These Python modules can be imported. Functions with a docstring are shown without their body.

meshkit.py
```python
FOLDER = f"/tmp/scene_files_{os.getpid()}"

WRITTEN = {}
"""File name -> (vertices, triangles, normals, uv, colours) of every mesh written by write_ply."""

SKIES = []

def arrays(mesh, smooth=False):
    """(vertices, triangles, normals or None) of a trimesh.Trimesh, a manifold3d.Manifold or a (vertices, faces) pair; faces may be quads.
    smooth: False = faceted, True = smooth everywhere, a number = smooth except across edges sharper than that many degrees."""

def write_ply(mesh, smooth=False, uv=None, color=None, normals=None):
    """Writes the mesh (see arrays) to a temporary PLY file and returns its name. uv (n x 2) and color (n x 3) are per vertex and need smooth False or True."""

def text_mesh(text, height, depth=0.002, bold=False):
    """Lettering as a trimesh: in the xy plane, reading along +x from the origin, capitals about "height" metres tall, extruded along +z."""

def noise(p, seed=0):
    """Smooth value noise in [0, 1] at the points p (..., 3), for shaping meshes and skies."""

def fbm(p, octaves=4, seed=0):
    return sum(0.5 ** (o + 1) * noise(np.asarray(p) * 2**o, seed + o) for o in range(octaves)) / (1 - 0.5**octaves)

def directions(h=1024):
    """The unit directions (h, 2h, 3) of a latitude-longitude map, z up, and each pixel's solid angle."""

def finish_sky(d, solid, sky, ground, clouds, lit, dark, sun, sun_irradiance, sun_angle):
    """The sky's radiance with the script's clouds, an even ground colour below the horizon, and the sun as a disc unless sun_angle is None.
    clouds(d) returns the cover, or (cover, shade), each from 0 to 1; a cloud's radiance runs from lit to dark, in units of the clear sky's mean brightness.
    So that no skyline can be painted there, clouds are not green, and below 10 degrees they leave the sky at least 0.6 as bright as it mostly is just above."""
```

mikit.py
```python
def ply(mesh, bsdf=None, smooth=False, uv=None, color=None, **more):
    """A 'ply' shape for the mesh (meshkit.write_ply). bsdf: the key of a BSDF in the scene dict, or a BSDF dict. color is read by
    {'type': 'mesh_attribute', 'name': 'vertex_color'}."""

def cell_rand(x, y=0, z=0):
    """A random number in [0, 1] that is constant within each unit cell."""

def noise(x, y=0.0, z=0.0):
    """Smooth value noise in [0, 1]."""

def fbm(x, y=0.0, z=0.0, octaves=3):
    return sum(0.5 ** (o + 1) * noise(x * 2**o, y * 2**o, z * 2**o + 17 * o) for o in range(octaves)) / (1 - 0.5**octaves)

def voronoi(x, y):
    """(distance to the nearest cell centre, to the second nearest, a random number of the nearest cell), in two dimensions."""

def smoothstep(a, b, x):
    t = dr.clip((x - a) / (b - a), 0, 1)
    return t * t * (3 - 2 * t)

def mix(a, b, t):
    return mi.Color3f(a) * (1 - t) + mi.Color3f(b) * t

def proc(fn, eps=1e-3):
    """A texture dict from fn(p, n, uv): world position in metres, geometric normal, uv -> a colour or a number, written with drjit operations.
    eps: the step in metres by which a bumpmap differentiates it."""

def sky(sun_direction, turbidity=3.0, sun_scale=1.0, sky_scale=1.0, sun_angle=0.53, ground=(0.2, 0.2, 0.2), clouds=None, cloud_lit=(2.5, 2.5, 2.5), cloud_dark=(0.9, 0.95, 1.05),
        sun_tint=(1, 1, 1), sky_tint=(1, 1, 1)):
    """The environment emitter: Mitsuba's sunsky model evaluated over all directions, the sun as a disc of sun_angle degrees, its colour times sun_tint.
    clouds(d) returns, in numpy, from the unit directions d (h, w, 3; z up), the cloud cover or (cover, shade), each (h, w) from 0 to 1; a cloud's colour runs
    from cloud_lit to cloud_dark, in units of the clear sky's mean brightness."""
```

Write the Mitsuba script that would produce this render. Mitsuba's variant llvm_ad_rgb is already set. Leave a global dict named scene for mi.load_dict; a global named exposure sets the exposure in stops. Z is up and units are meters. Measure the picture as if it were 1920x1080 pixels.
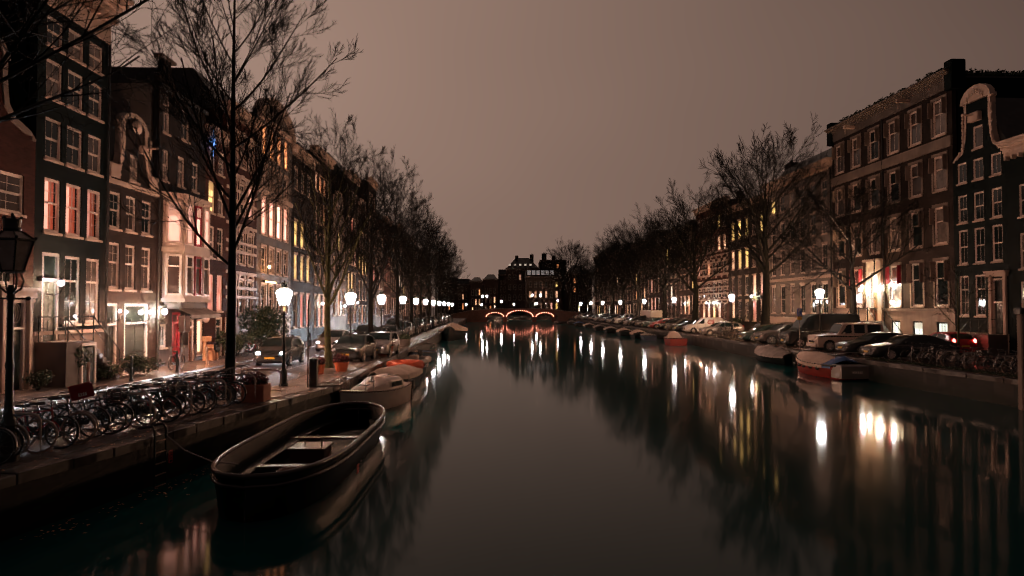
import math, random
import numpy as np, trimesh, mitsuba as mi, drjit as dr
import shapely.geometry as sg
from shapely import affinity
from scipy.interpolate import PchipInterpolator
import mikit, meshkit
from mikit import noise, fbm, voronoi, cell_rand, smoothstep, mix

rng = np.random.default_rng(7)
random.seed(7)
scene, labels = {'type': 'scene'}, {}
T4 = mi.ScalarTransform4f

# ------------------------------------------------------------------ camera, sky, exposure
CAM, FPX, PITCH = np.array([0.0, 0.0, 4.15]), 1350.0, math.atan(37 / 1350.0)
STREET = 1.15
scene['camera'] = {'type': 'perspective', 'fov': 2 * math.degrees(math.atan(960 / FPX)), 'fov_axis': 'x', 'near_clip': 0.1, 'far_clip': 3000.0,
                   'to_world': T4().look_at(origin=CAM.tolist(), target=(CAM + [0, math.cos(PITCH), math.sin(PITCH)]).tolist(), up=[0, 0, 1])}


def night_clouds(d):
    """Low cloud lit from below by the city: brightest over the centre of town, ahead and to the left, fading smoothly away from it."""
    g = np.array([-0.33, 1.0, 0.36]); g /= np.linalg.norm(g)
    ang = np.degrees(np.arccos(np.clip(d @ g, -1, 1)))
    n = meshkit.fbm(d * [1.7, 1.7, 3.4] + 3.1, 3, 5)
    return np.ones_like(ang), np.clip(np.maximum(ang - 2, 0) / 66.0 + 0.24 * (n - 0.5), 0, 1) ** .95


SKY = 4.25
scene['sky'] = {**mikit.sky((0.2, 0.9, 0.35), turbidity=4, sun_scale=0.0, sky_scale=SKY, clouds=night_clouds,
                            cloud_lit=(1.08, .70, .545), cloud_dark=(.13, .078, .067), ground=(0.05, 0.05, 0.05)), 'sampling_weight': 14.0}
exposure = 0.0
LAMP = np.array([1.0, 0.54, 0.36])          # street lantern light
L_STREET, L_WALL, BEAM = 400.0, 60.0, 16000.0

# ------------------------------------------------------------------ pixel rulers (used to read places off the photograph)
_f = np.array([0, math.cos(PITCH), math.sin(PITCH)]); _u = np.array([0, -math.sin(PITCH), math.cos(PITCH)])


def ray(px, py):
    d = _f + np.array([1.0, 0, 0]) * (px - 960) / FPX + _u * (540 - py) / FPX
    return d / d[1]


def at(px, py, Y): return CAM + ray(px, py) * Y


def flat(px, py, z=STREET):
    d = ray(px, py)
    return CAM + d * (z - CAM[2]) / d[2]


# ------------------------------------------------------------------ names
def uniq(k):
    if k not in used:
        used.add(k); return k
    n = 1
    while f'{k}_{n:03d}' in used: n += 1
    used.add(f'{k}_{n:03d}'); return f'{k}_{n:03d}'


used = set()
ORD = 'first second third fourth fifth sixth seventh eighth ninth tenth eleventh twelfth thirteenth fourteenth fifteenth sixteenth seventeenth eighteenth nineteenth twentieth'.split()
ORD += ['twenty-' + o for o in ORD[:9]] + ['thirtieth'] + ['thirty-' + o for o in ORD[:9]] + ['fortieth']


def thing(name, label=None, cat=None, group=None, kind=None):
    k = uniq(name)
    labels[k] = {a: b for a, b in (('label', label), ('category', cat), ('group', group), ('kind', kind)) if b}
    return k


# ------------------------------------------------------------------ mesh helpers
class MB:
    def __init__(s): s.v, s.f, s.n = [], [], 0

    def add(s, v, f, M=None):
        v = np.asarray(v, float); f = np.asarray(f, int)
        if f.shape[1] == 4: f = np.vstack([f[:, [0, 1, 2]], f[:, [0, 2, 3]]])
        if M is not None:
            v = v @ M[:3, :3].T + M[:3, 3]
            if np.linalg.det(M[:3, :3]) < 0: f = f[:, ::-1]
        s.v.append(v); s.f.append(f + s.n); s.n += len(v)
        return s

    def box(s, a, b, M=None):
        a, b = np.minimum(a, b), np.maximum(a, b)
        v = np.array([[x, y, z] for x in (a[0], b[0]) for y in (a[1], b[1]) for z in (a[2], b[2])])
        f = [[0, 1, 3], [0, 3, 2], [4, 6, 7], [4, 7, 5], [0, 4, 5], [0, 5, 1], [2, 3, 7], [2, 7, 6], [0, 2, 6], [0, 6, 4], [1, 5, 7], [1, 7, 3]]
        return s.add(v, f, M)

    def cbox(s, a, b, c=0.02, M=None):
        """chamfered box: every vertical and top edge is cut"""
        a, b = np.minimum(a, b), np.maximum(a, b)
        def ring(z, i): return [[a[0] + i + c, a[1] + i, z], [b[0] - i - c, a[1] + i, z], [b[0] - i, a[1] + i + c, z], [b[0] - i, b[1] - i - c, z], [b[0] - i - c, b[1] - i, z], [a[0] + i + c, b[1] - i, z], [a[0] + i, b[1] - i - c, z], [a[0] + i, a[1] + i + c, z]]
        v = np.array(ring(a[2], 0) + ring(b[2] - c, 0) + ring(b[2], c))
        f = []
        for r in range(2):
            for k in range(8):
                p, q = r * 8 + k, r * 8 + (k + 1) % 8
                f += [[p, q, q + 8], [p, q + 8, p + 8]]
        for k in range(1, 7): f += [[16, 16 + k, 17 + k], [0, k + 1, k]]
        return s.add(v, f, M)

    def tube(s, pts, r, sides=6, M=None, cap=True):
        v, f = tubes(np.asarray(pts, float)[None], np.broadcast_to(np.asarray(r, float), (len(pts),))[None], sides, cap)
        return s.add(v, f, M)

    def lathe(s, prof, n=12, M=None):
        prof = np.asarray(prof, float); a = np.arange(n) * 2 * np.pi / n
        v = np.stack([prof[:, None, 0] * np.cos(a), prof[:, None, 0] * np.sin(a), np.broadcast_to(prof[:, None, 1], (len(prof), n))], -1).reshape(-1, 3)
        i, j = np.meshgrid(np.arange(len(prof) - 1), np.arange(n), indexing='ij')
        q = np.stack([i * n + j, i * n + (j + 1) % n, (i + 1) * n + (j + 1) % n, (i + 1) * n + j], -1).reshape(-1, 4)
        return s.add(v, q, M)

    def ball(s, c, r, M=None, n=8):
        t = np.linspace(-np.pi / 2, np.pi / 2, n)
        r = np.broadcast_to(np.asarray(r, float), (3,))
        A = np.eye(4); A[:3, :3] = np.diag(r); A[:3, 3] = c
        return s.lathe(np.stack([np.cos(t) + 1e-6, np.sin(t)], 1), max(8, n + 2), A if M is None else M @ A)

    def grid(s, P, closed=False, M=None, flip=False):
        P = np.asarray(P, float); h, w = P.shape[:2]
        i, j = np.meshgrid(np.arange(h - 1), np.arange(w if closed else w - 1), indexing='ij')
        q = np.stack([i * w + j, i * w + (j + 1) % w, (i + 1) * w + (j + 1) % w, (i + 1) * w + j], -1).reshape(-1, 4)
        return s.add(P.reshape(-1, 3), q[:, ::-1] if flip else q, M)

    def poly(s, poly, n0, n1, M=None):
        """facade polygon (u, v) extruded from outward n0 inward to n1"""
        for g in getattr(poly, 'geoms', [poly]):
            if g.is_empty or g.geom_type != 'Polygon' or g.area < 1e-5: continue
            m = trimesh.creation.extrude_polygon(g, n0 - n1, engine='earcut')
            v = np.array(m.vertices)
            s.add(np.stack([v[:, 0], n0 - v[:, 2], v[:, 1]], 1), m.faces, M)
        return s

    def mesh(s): return np.vstack(s.v), np.vstack(s.f)


def tubes(P, R, sides, cap=False):
    """many polylines at once: P (n, k, 3), R (n, k)"""
    n, k = P.shape[:2]
    t = np.gradient(P, axis=1); t /= np.linalg.norm(t, axis=2, keepdims=True) + 1e-12
    m = t.mean(1); m /= np.linalg.norm(m, axis=1, keepdims=True) + 1e-12
    ref = np.where(np.abs(m[:, 2:]) < 0.8, [[0, 0, 1.0]], [[1.0, 0, 0]])[:, None]
    a = np.cross(t, np.broadcast_to(ref, t.shape)); a /= np.linalg.norm(a, axis=2, keepdims=True) + 1e-12
    b = np.cross(t, a); g = np.arange(sides) * 2 * np.pi / sides
    V = P[:, :, None] + R[:, :, None, None] * (np.cos(g)[:, None] * a[:, :, None] + np.sin(g)[:, None] * b[:, :, None])
    i, j = np.meshgrid(np.arange(k - 1), np.arange(sides), indexing='ij')
    q = np.stack([i * sides + j, i * sides + (j + 1) % sides, (i + 1) * sides + (j + 1) % sides, (i + 1) * sides + j], -1).reshape(-1, 4)
    f = np.vstack([q[:, [0, 1, 2]], q[:, [0, 2, 3]]])
    if cap:
        e = (k - 1) * sides
        c = [[0, x + 1, x] for x in range(1, sides - 1)] + [[e, e + x, e + x + 1] for x in range(1, sides - 1)]
        f = np.vstack([f, c])
    F = (f[None] + (np.arange(n) * k * sides)[:, None, None]).reshape(-1, 3)
    return V.reshape(-1, 3), F


def ring(R, r, n=24, m=6, axis='y'):
    """torus in the xz plane"""
    a = np.linspace(0, 2 * np.pi, n + 1)[:-1]; b = np.linspace(0, 2 * np.pi, m + 1)[:-1]
    A, B = np.meshgrid(a, b, indexing='ij')
    P = np.stack([(R + r * np.cos(B)) * np.cos(A), r * np.sin(B), (R + r * np.cos(B)) * np.sin(A)], -1)
    i, j = np.meshgrid(np.arange(n), np.arange(m), indexing='ij')
    q = np.stack([i * m + j, i * m + (j + 1) % m, ((i + 1) % n) * m + (j + 1) % m, ((i + 1) % n) * m + j], -1).reshape(-1, 4)
    return P.reshape(-1, 3), q


def mat(origin=(0, 0, 0), rz=0.0, s=1.0, tilt=0.0):
    c, n = math.cos(rz), math.sin(rz)
    M = np.eye(4); M[:3, :3] = np.array([[c, -n, 0], [n, c, 0], [0, 0, 1]])
    if tilt:
        ct, st = math.cos(tilt), math.sin(tilt)
        M[:3, :3] = M[:3, :3] @ np.array([[1, 0, 0], [0, ct, -st], [0, st, ct]])
    M[:3, :3] *= s; M[:3, 3] = origin
    return M


def trans(x, y, z):
    M = np.eye(4); M[:3, 3] = (x, y, z); return M


def P_(mesh, smooth=False): return mikit.ply(mesh.mesh() if isinstance(mesh, MB) else mesh, None, smooth)


def put(key, m, bsdf, M=None, smooth=False, emit=None, w=1.0):
    d = dict(m) if isinstance(m, dict) else P_(m, smooth)
    d['bsdf'] = {'type': 'ref', 'id': 'm_' + bsdf}
    if M is not None: d['to_world'] = T4(np.asarray(M, float).tolist())
    if emit is not None:
        d['emitter'] = {'type': 'area', 'radiance': {'type': 'rgb', 'value': [float(x) for x in emit]}, 'sampling_weight': float(w)}
    scene[key] = d
    return key


def part(parent, name, m, bsdf, M=None, smooth=False, emit=None, w=1.0):
    return put(uniq(parent + '__' + name), m, bsdf, M, smooth, emit, w)


class Tpl:
    """a kind of thing: its parts, each written once, placed many times"""
    def __init__(s): s.parts = []

    def part(s, rel, m, bsdf, smooth=False, emit=None, w=1.0):
        s.parts.append((rel, P_(m, smooth), bsdf, emit, w)); return s

    def place(s, key, M, swap=None, emit=None, skip=()):
        for rel, d, b, e, w in s.parts:
            if any(rel.startswith(x) for x in skip): continue
            if emit and rel in emit: e, w = emit[rel]
            put(uniq(key + '__' + rel), d, (swap or {}).get(b, b), M, emit=e, w=w)
        return key


# ------------------------------------------------------------------ materials
def B(name, d, two=True): scene['m_' + name] = {'type': 'twosided', 'bsdf': d} if two else d


def rgb(*c): return {'type': 'rgb', 'value': list(map(float, c[0] if len(c) == 1 else c))}


def prin(col, rough=0.6, metal=0.0, spec=0.5, **kw):
    return {'type': 'principled', 'base_color': col if isinstance(col, dict) else rgb(col), 'roughness': rough if isinstance(rough, dict) else float(rough), 'metallic': float(metal), 'specular': float(spec), **kw}


def brickwork(c1, c2, mortar, bw=0.22, bh=0.066):
    def fn(p, n, uv):
        h = dr.select(dr.abs(n.x) > dr.abs(n.y), p.y, p.x)
        r = dr.floor(p.z / bh)
        hh = h / bw + 0.5 * (r - 2 * dr.floor(r / 2))
        k = cell_rand(dr.floor(hh), r, 3)
        a = hh - dr.floor(hh); b = p.z / bh - r
        m = dr.maximum(smoothstep(0.93, 0.98, a), smoothstep(0.82, 0.92, b))
        w = fbm(p.x * 0.5 + p.y * 0.45, p.z * 0.35, p.y * 0.1)
        c = mix(c1, c2, dr.clip(0.65 * k + 0.9 * (w - 0.3), 0, 1))
        return mix(c, mortar, 0.55 * m) * (0.72 + 0.56 * w)
    return mikit.proc(fn)


def mottled(c1, c2, sc=1.2, streak=0.0):
    def fn(p, n, uv):
        w = fbm(p.x * sc, p.y * sc, p.z * sc)
        g = fbm(p.x * sc * 6, p.y * sc * 6, p.z * sc * (1 if streak else 6))
        return mix(c1, c2, dr.clip(1.6 * w - 0.3 + 0.5 * (g - 0.5), 0, 1))
    return mikit.proc(fn)


B('brick_brown', prin(brickwork((.0140, .0118, .0108), (.0270, .0190, .0165), (.021, .019, .0175)), .85, spec=.12))
B('brick_red', prin(brickwork((.030, .0125, .0100), (.060, .022, .0165), (.044, .032, .028)), .85, spec=.1))
B('brick_dark', prin(brickwork((.010, .0095, .009), (.020, .0145, .013), (.018, .015, .014)), .8, spec=.15))
B('brick_black', prin(brickwork((.0030, .0075, .0080), (.0055, .0105, .0112), (.004, .008, .0085)), .75, spec=.06))
B('stone_cream', prin(mottled((.36, .28, .235), (.55, .44, .37), .8, 1), .7))
B('stone_grey', prin(mottled((.075, .066, .060), (.14, .12, .108), 1.1, 1), .7, spec=.3))
B('stone_buff', prin(mottled((.13, .105, .09), (.22, .18, .155), .9, 1), .7, spec=.3))
B('plaster_grey', prin(mottled((.15, .13, .12), (.20, .175, .155), .3), .85))
B('plinth', prin(mottled((.20, .16, .135), (.34, .27, .225), .9, 1), .6))
B('slate', prin(mottled((.010, .015, .016), (.022, .026, .028), 2.2), .45))
B('tile', prin(mottled((.035, .024, .022), (.07, .038, .032), 2.5), .6))
B('white_wood', prin(mottled((.55, .46, .41), (.70, .60, .54), 1.5, 1), .45))
B('green_wood', prin((.006, .014, .013), .3))
B('brown_wood', prin(mottled((.16, .06, .03), (.25, .10, .05), 2, 1), .4))
B('red_wood', prin((.22, .012, .022), .3))
B('glass_dark', prin((.004, .009, .010), .06, spec=.65))
B('glass_curtain', prin(mottled((.030, .026, .026), (.085, .07, .064), 1.2, 1), .1, spec=.6))
B('glass_drape', prin(mottled((.05, .045, .042), (.20, .165, .15), 1.6, 1), .12, spec=.5))
B('glass_clear', {'type': 'thindielectric', 'int_ior': 1.5}, two=False)
B('lamp_glass', prin(mottled((.23, .19, .175), (.36, .31, .29), 9), .25, spec=.6))
B('lamp_lit', {'type': 'diffuse', 'reflectance': rgb(.5, .5, .5)})
B('curtain', {'type': 'principledthin', 'base_color': rgb(.62, .30, .22), 'roughness': .8, 'diff_trans': 1.2}, two=False)
B('iron', prin((.006, .011, .0115), .35, spec=.5))
B('steel', prin((.24, .23, .225), .3, 1.0))
B('chrome', prin((.11, .108, .105), .25, 1.0))
B('alloy', prin((.52, .50, .48), .35, .35))
B('galvanised', prin(mottled((.36, .30, .27), (.50, .43, .39), 6), .38, .8))
B('rust_steel', prin(mottled((.22, .11, .07), (.34, .24, .19), 8), .5, .4))
B('rubber', prin((.008, .011, .011), .6))
B('tyre_cream', prin((.30, .22, .17), .6))
B('black_plastic', prin((.007, .011, .012), .4))
B('leather', prin((.012, .012, .012), .35))
B('red_plastic', prin((.26, .012, .018), .4))
B('white_paint', prin((.72, .70, .67), .4))
B('bark', prin(mottled((.006, .0085, .0085), (.018, .018, .016), 4, 1), .9, spec=.15))
B('bark_moss', prin(mottled((.020, .024, .012), (.075, .085, .028), 5), .9))
B('twig', prin((.0075, .008, .0078), .9, spec=.1))
B('leaf', prin(mottled((.010, .022, .014), (.030, .050, .022), 3), .55))
B('flower', prin(mottled((.045, .012, .018), (.16, .03, .045), 9), .6))
B('terracotta', prin(mottled((.26, .085, .05), (.40, .14, .08), 3), .7))
B('orange_pot', prin((.50, .12, .045), .5))
B('cardboard', prin(mottled((.36, .17, .09), (.46, .24, .14), 2), .8))
B('canvas_beige', prin(mottled((.36, .27, .225), (.52, .41, .35), 2), .7))
B('canvas_grey', prin(mottled((.16, .145, .14), (.27, .24, .225), 3), .55))
B('canvas_orange', prin((.62, .10, .045), .55))
B('canvas_blue', prin((.03, .09, .26), .5))
B('hull_black', prin((.0035, .007, .0075), .3, spec=.16))
B('hull_matt', prin((.0025, .0050, .0055), .6, spec=.10))
B('hull_white', prin(mottled((.50, .38, .33), (.66, .52, .46), .9), .3))
B('hull_red', prin((.20, .024, .018), .35))
B('hull_blue', prin((.02, .04, .07), .3))
B('gunwale', prin((.035, .028, .027), .14, .3, clearcoat=1.0))
B('varnish', prin((.055, .018, .012), .4))
B('deck', prin(mottled((.42, .34, .30), (.60, .50, .44), 2.5), .5))
B('sign_blue', prin((.015, .09, .42), .4))
B('sign_yellow', prin((.62, .38, .05), .5))
B('sign_red', prin((.50, .03, .025), .5))
for nm, c, mt in (('paint_black', (.006, .010, .011), .0), ('paint_grey', (.105, .10, .098), .5), ('paint_silver', (.34, .32, .31), .7), ('paint_white', (.66, .63, .60), 0), ('paint_cream', (.50, .40, .345), 0),
                  ('paint_red', (.30, .012, .016), 0), ('paint_blue', (.008, .018, .030), .2), ('paint_green', (.012, .035, .030), .2)):
    B(nm, prin(c, .28, mt, clearcoat=1.0, clearcoat_gloss=.9))
B('car_glass', prin((.004, .009, .009), .05, spec=.7))
B('headlamp', prin((.55, .52, .50), .12, .3))
B('tail_red', prin((.40, .012, .012), .2))


def paving(c1, c2, bw, bh, along_y=True, wet0=.10, wet1=.5):
    def pat(p):
        a, b = (p.y, p.x) if along_y else (p.x, p.y)
        r = dr.floor(b / bh); hh = a / bw + 0.5 * (r - 2 * dr.floor(r / 2))
        fa, fb = hh - dr.floor(hh), b / bh - r
        edge = dr.minimum(dr.minimum(fa, 1 - fa) * bw, dr.minimum(fb, 1 - fb) * bh)
        return edge, cell_rand(dr.floor(hh), r, 5)
    def col(p, n, uv):
        e, k = pat(p)
        w = fbm(p.x * .7, p.y * .7, 1.5)
        c = mix(c1, c2, dr.clip(k * .7 + w * .6 - .15, 0, 1))
        return c * (0.45 + 0.55 * smoothstep(0.002, 0.012, e))
    def rou(p, n, uv):
        w = fbm(p.x * .55 + 7, p.y * .4, 4.0)
        return mi.Float(wet0) + (wet1 - wet0) * smoothstep(.40, .62, w + .18 * (fbm(p.x * 5, p.y * 5, 2) - .5))
    def hgt(p, n, uv):
        e, k = pat(p)
        return 0.006 * smoothstep(0.0, 0.014, e) + 0.005 * k + 0.010 * fbm(p.x * 2.2, p.y * 2.2, .5)
    return {'type': 'bumpmap', 'tex': mikit.proc(hgt, eps=4e-3), 'scale': 1.0, 'bsdf': prin(mikit.proc(col), mikit.proc(rou), spec=.6)}


B('clinker_road', paving((.030, .026, .026), (.075, .058, .052), .21, .09, wet0=.07, wet1=.34))
B('wet_pavers', paving((.040, .036, .034), (.10, .083, .075), .30, .30, wet0=.12, wet1=.5))
B('asphalt', prin(mottled((.018, .019, .020), (.045, .042, .041), .7), mikit.proc(lambda p, n, uv: .18 + .45 * smoothstep(.4, .6, fbm(p.x * .5, p.y * .3, 2))), spec=.6))
B('earth', prin(mottled((.018, .019, .014), (.05, .042, .03), 1.2), .8))
B('slab', prin(mottled((.075, .066, .060), (.17, .145, .13), 1.7), mikit.proc(lambda p, n, uv: .14 + .4 * smoothstep(.38, .6, fbm(p.x * .9, p.y * .9, 3))), spec=.6))
B('coping', prin(mottled((.020, .020, .0195), (.058, .050, .045), 1.9), mikit.proc(lambda p, n, uv: .10 + .35 * smoothstep(.38, .6, fbm(p.x * 1.3, p.y * 1.3, 6))), spec=.6))
_qb = brickwork((.006, .010, .0105), (.017, .0165, .0155), (.013, .014, .0135), .22, .07)


def quay_face(p, n, uv):
    """brickwork with a band of green algae above the water and pale lime runs"""
    c = mikit._FUNCTIONS[_qb['fn']](p, n, uv)
    w = fbm(p.x * .8 + p.y * .8, p.z * .5, 2.0)
    algae = smoothstep(.55, .15, p.z + .5 * (w - .5))
    runs = smoothstep(.62, .78, noise(p.y * 2.3, p.z * .25, 5.0)) * smoothstep(.1, .6, p.z)
    return mix(mix(c, (.05, .047, .042), .35 * runs), (.004, .012, .008), .8 * algae)


B('quay_brick', prin(mikit.proc(quay_face), .6, spec=.2))
B('bridge_brick', prin(brickwork((.05, .025, .02), (.085, .04, .03), (.07, .055, .05)), .8))


def ripple(p, n, uv):
    return 0.0006 * fbm(p.x * .45, p.y * .25, 1.0)


B('water', {'type': 'bumpmap', 'tex': mikit.proc(ripple, eps=2e-2), 'scale': 1.0,
            'bsdf': {'type': 'roughplastic', 'diffuse_reflectance': rgb(.003, .046, .048), 'int_ior': 1.19, 'alpha': .0042, 'nonlinear': False, 'distribution': 'ggx'}})

# ------------------------------------------------------------------ the setting: water, quays, streets
def line(pts):
    z, x = np.array(pts, float).T
    return lambda Z: np.interp(Z, z, x)


QL = line([(-5, -11.7), (4, -10.4), (12.7, -9.06), (15.9, -8.5), (20.5, -7.85), (25.2, -7.15), (27.2, -6.82), (29, -6.78), (76, -8.4), (145, -10.7), (260, -14.8)])
QR = line([(-5, 23.4), (30, 21.0), (40, 20.3), (60, 20.0), (92, 20.0), (120, 18.2), (205, 15.5), (260, 14.2)])
FL = line([(-5, -18), (45, -18), (300, -26.7)])
RL0 = line([(-5, -12.6), (20, -11.4), (29, -10.8), (45, -10.9), (300, -19.6)])
RL1 = line([(-5, -15.3), (45, -15.3), (300, -24.0)])
FR = line([(-5, 33.3), (300, 21.1)])
RR0 = line([(-5, 26.6), (60, 25.9), (92, 25.6), (205, 20.8), (300, 17)])
RR1 = line([(-5, 30.0), (60, 28.3), (300, 18.7)])
ZS = np.unique(np.concatenate([[-5, 4, 12.7, 15.9, 20.5, 25.2, 27.2, 29, 45, 60, 76, 92, 120, 145, 205], np.arange(0, 246, 10), [246]])).astype(float)


def strip(name, xa, xb, z, bsdf, zs=ZS, cap=0.0):
    m = MB()
    A = np.array([[xa(t), t, z] for t in zs]); C = np.array([[xb(t), t, z] for t in zs])
    left = A[0, 0] > C[0, 0]
    a, c = (C, A) if left else (A, C)
    m.grid(np.stack([a, c], 1), flip=True)
    if cap:
        for e in (a, c):
            m.grid(np.stack([e, e - [0, 0, cap]], 1))
    k = put(uniq(name), m, bsdf); labels[k] = {'kind': 'structure'}
    return k


c_ = lambda f, d: (lambda Z: f(Z) + d)
wm = MB().grid([[[-60, -14, 0], [60, -14, 0]], [[-60, 246, 0], [60, 246, 0]]])
labels[put(uniq('water'), wm, 'water')] = {'kind': 'structure'}
strip('pavement', c_(QL, -.45), RL0, STREET, 'wet_pavers')
strip('road', RL0, RL1, STREET - .08, 'clinker_road')
strip('pavement', RL1, lambda Z: -400.0, STREET, 'wet_pavers')
strip('pavement', c_(QR, .45), RR0, STREET, 'clinker_road')
strip('road', RR0, RR1, STREET - .08, 'asphalt')
strip('pavement', RR1, lambda Z: 400.0, STREET, 'wet_pavers')
for r, d in ((RL0, -.14), (RL1, .14), (RR0, .14), (RR1, -.14)):
    strip('kerb', c_(r, 0 if d > 0 else -.004), c_(r, d), STREET + .006, 'slab', cap=.12)
g = MB().grid([[[-1500, 246, STREET], [1500, 246, STREET]], [[-1500, 2500, STREET], [1500, 2500, STREET]]])
g.grid([[[-15, 246, -1], [15, 246, -1]], [[-15, 246, STREET], [15, 246, STREET]]])
labels[put(uniq('ground'), g, 'asphalt')] = {'kind': 'structure'}


def quay(q, sgn, z0, z1, n_max):
    w = MB()
    A = np.array([[q(t) + sgn * .04, t, -1.2] for t in ZS]); C = A + [0, 0, 1.2 + STREET - .2]
    w.grid(np.stack([A, C], 1), flip=sgn < 0)
    k = put(uniq('quay_wall'), w, 'quay_brick'); labels[k] = {'kind': 'structure'}
    z, n = z0, 0
    far = MB()
    while z < 244:
        L = rng.uniform(.85, 1.35)
        m = MB() if n < n_max else far
        a = np.array([q(z + .006), z + .006]); b = np.array([q(z + L - .006), z + L - .006])
        t = (b - a) / np.linalg.norm(b - a); nn = np.array([t[1], -t[0]]) * (-sgn)
        o = nn * rng.normal(.035, .010); top = STREET + .016 + rng.normal(0, .011)
        M = np.eye(4); M[:2, 0] = t; M[:2, 1] = np.array([-t[1], t[0]]); M[:2, 3] = a + o
        s = 1 if sgn > 0 else -1
        ln = np.linalg.norm(b - a)
        if sgn > 0: m.cbox((0, -.52, STREET - .2), (ln, 0, top), .018, M)
        else: m.cbox((0, 0, STREET - .2), (ln, .52, top), .018, M)
        if n < n_max:
            part(k, 'coping_stone', m, 'coping')
        n += 1; z += L
    kk = part(k, 'far_coping', far, 'coping'); labels[kk] = {'kind': 'stuff'}
    return k


# coping: on the left bank the stones reach back (-x), on the right bank back (+x)
QWL = quay(QL, -1, 4, 60, 62)
QWR = quay(QR, 1, 18, 90, 62)
# large wet slabs laid behind the coping on the left bank
pv = 'pavement'
for r in range(2):
    z = 24.0 + r * .3
    while z < 62:
        L = rng.uniform(.7, 1.1)
        x1 = QL(z + L / 2) - .56 - r * .86
        ang = math.atan2(QL(z + L) - QL(z), L)
        M = mat((x1, z, STREET), -ang)
        m = MB().cbox((-.84, 0, -.05), (0, L - .02, rng.uniform(.010, .030)), .012, M)
        part(pv, 'slab', m, 'slab'); z += L


# ------------------------------------------------------------------ facades
def frame_of(side, Za, Zb, z=STREET):
    """u runs from right to left as seen from the water, v up, n outward"""
    F = FL if side == 'L' else FR
    pa, pb = np.array([F(Za), Za]), np.array([F(Zb), Zb])
    o, e = (pb, pa) if side == 'L' else (pa, pb)
    w = np.linalg.norm(e - o); u = (e - o) / w
    M = np.eye(4); M[:2, 0] = u; M[:2, 1] = (-u[1], u[0]); M[:2, 3] = o; M[2, 3] = z
    # outward must look to the water
    mid = 6.0
    if (M[0, 1] > 0) != (side == 'L'):
        M[:2, 1] *= -1
    return M, w


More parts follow.
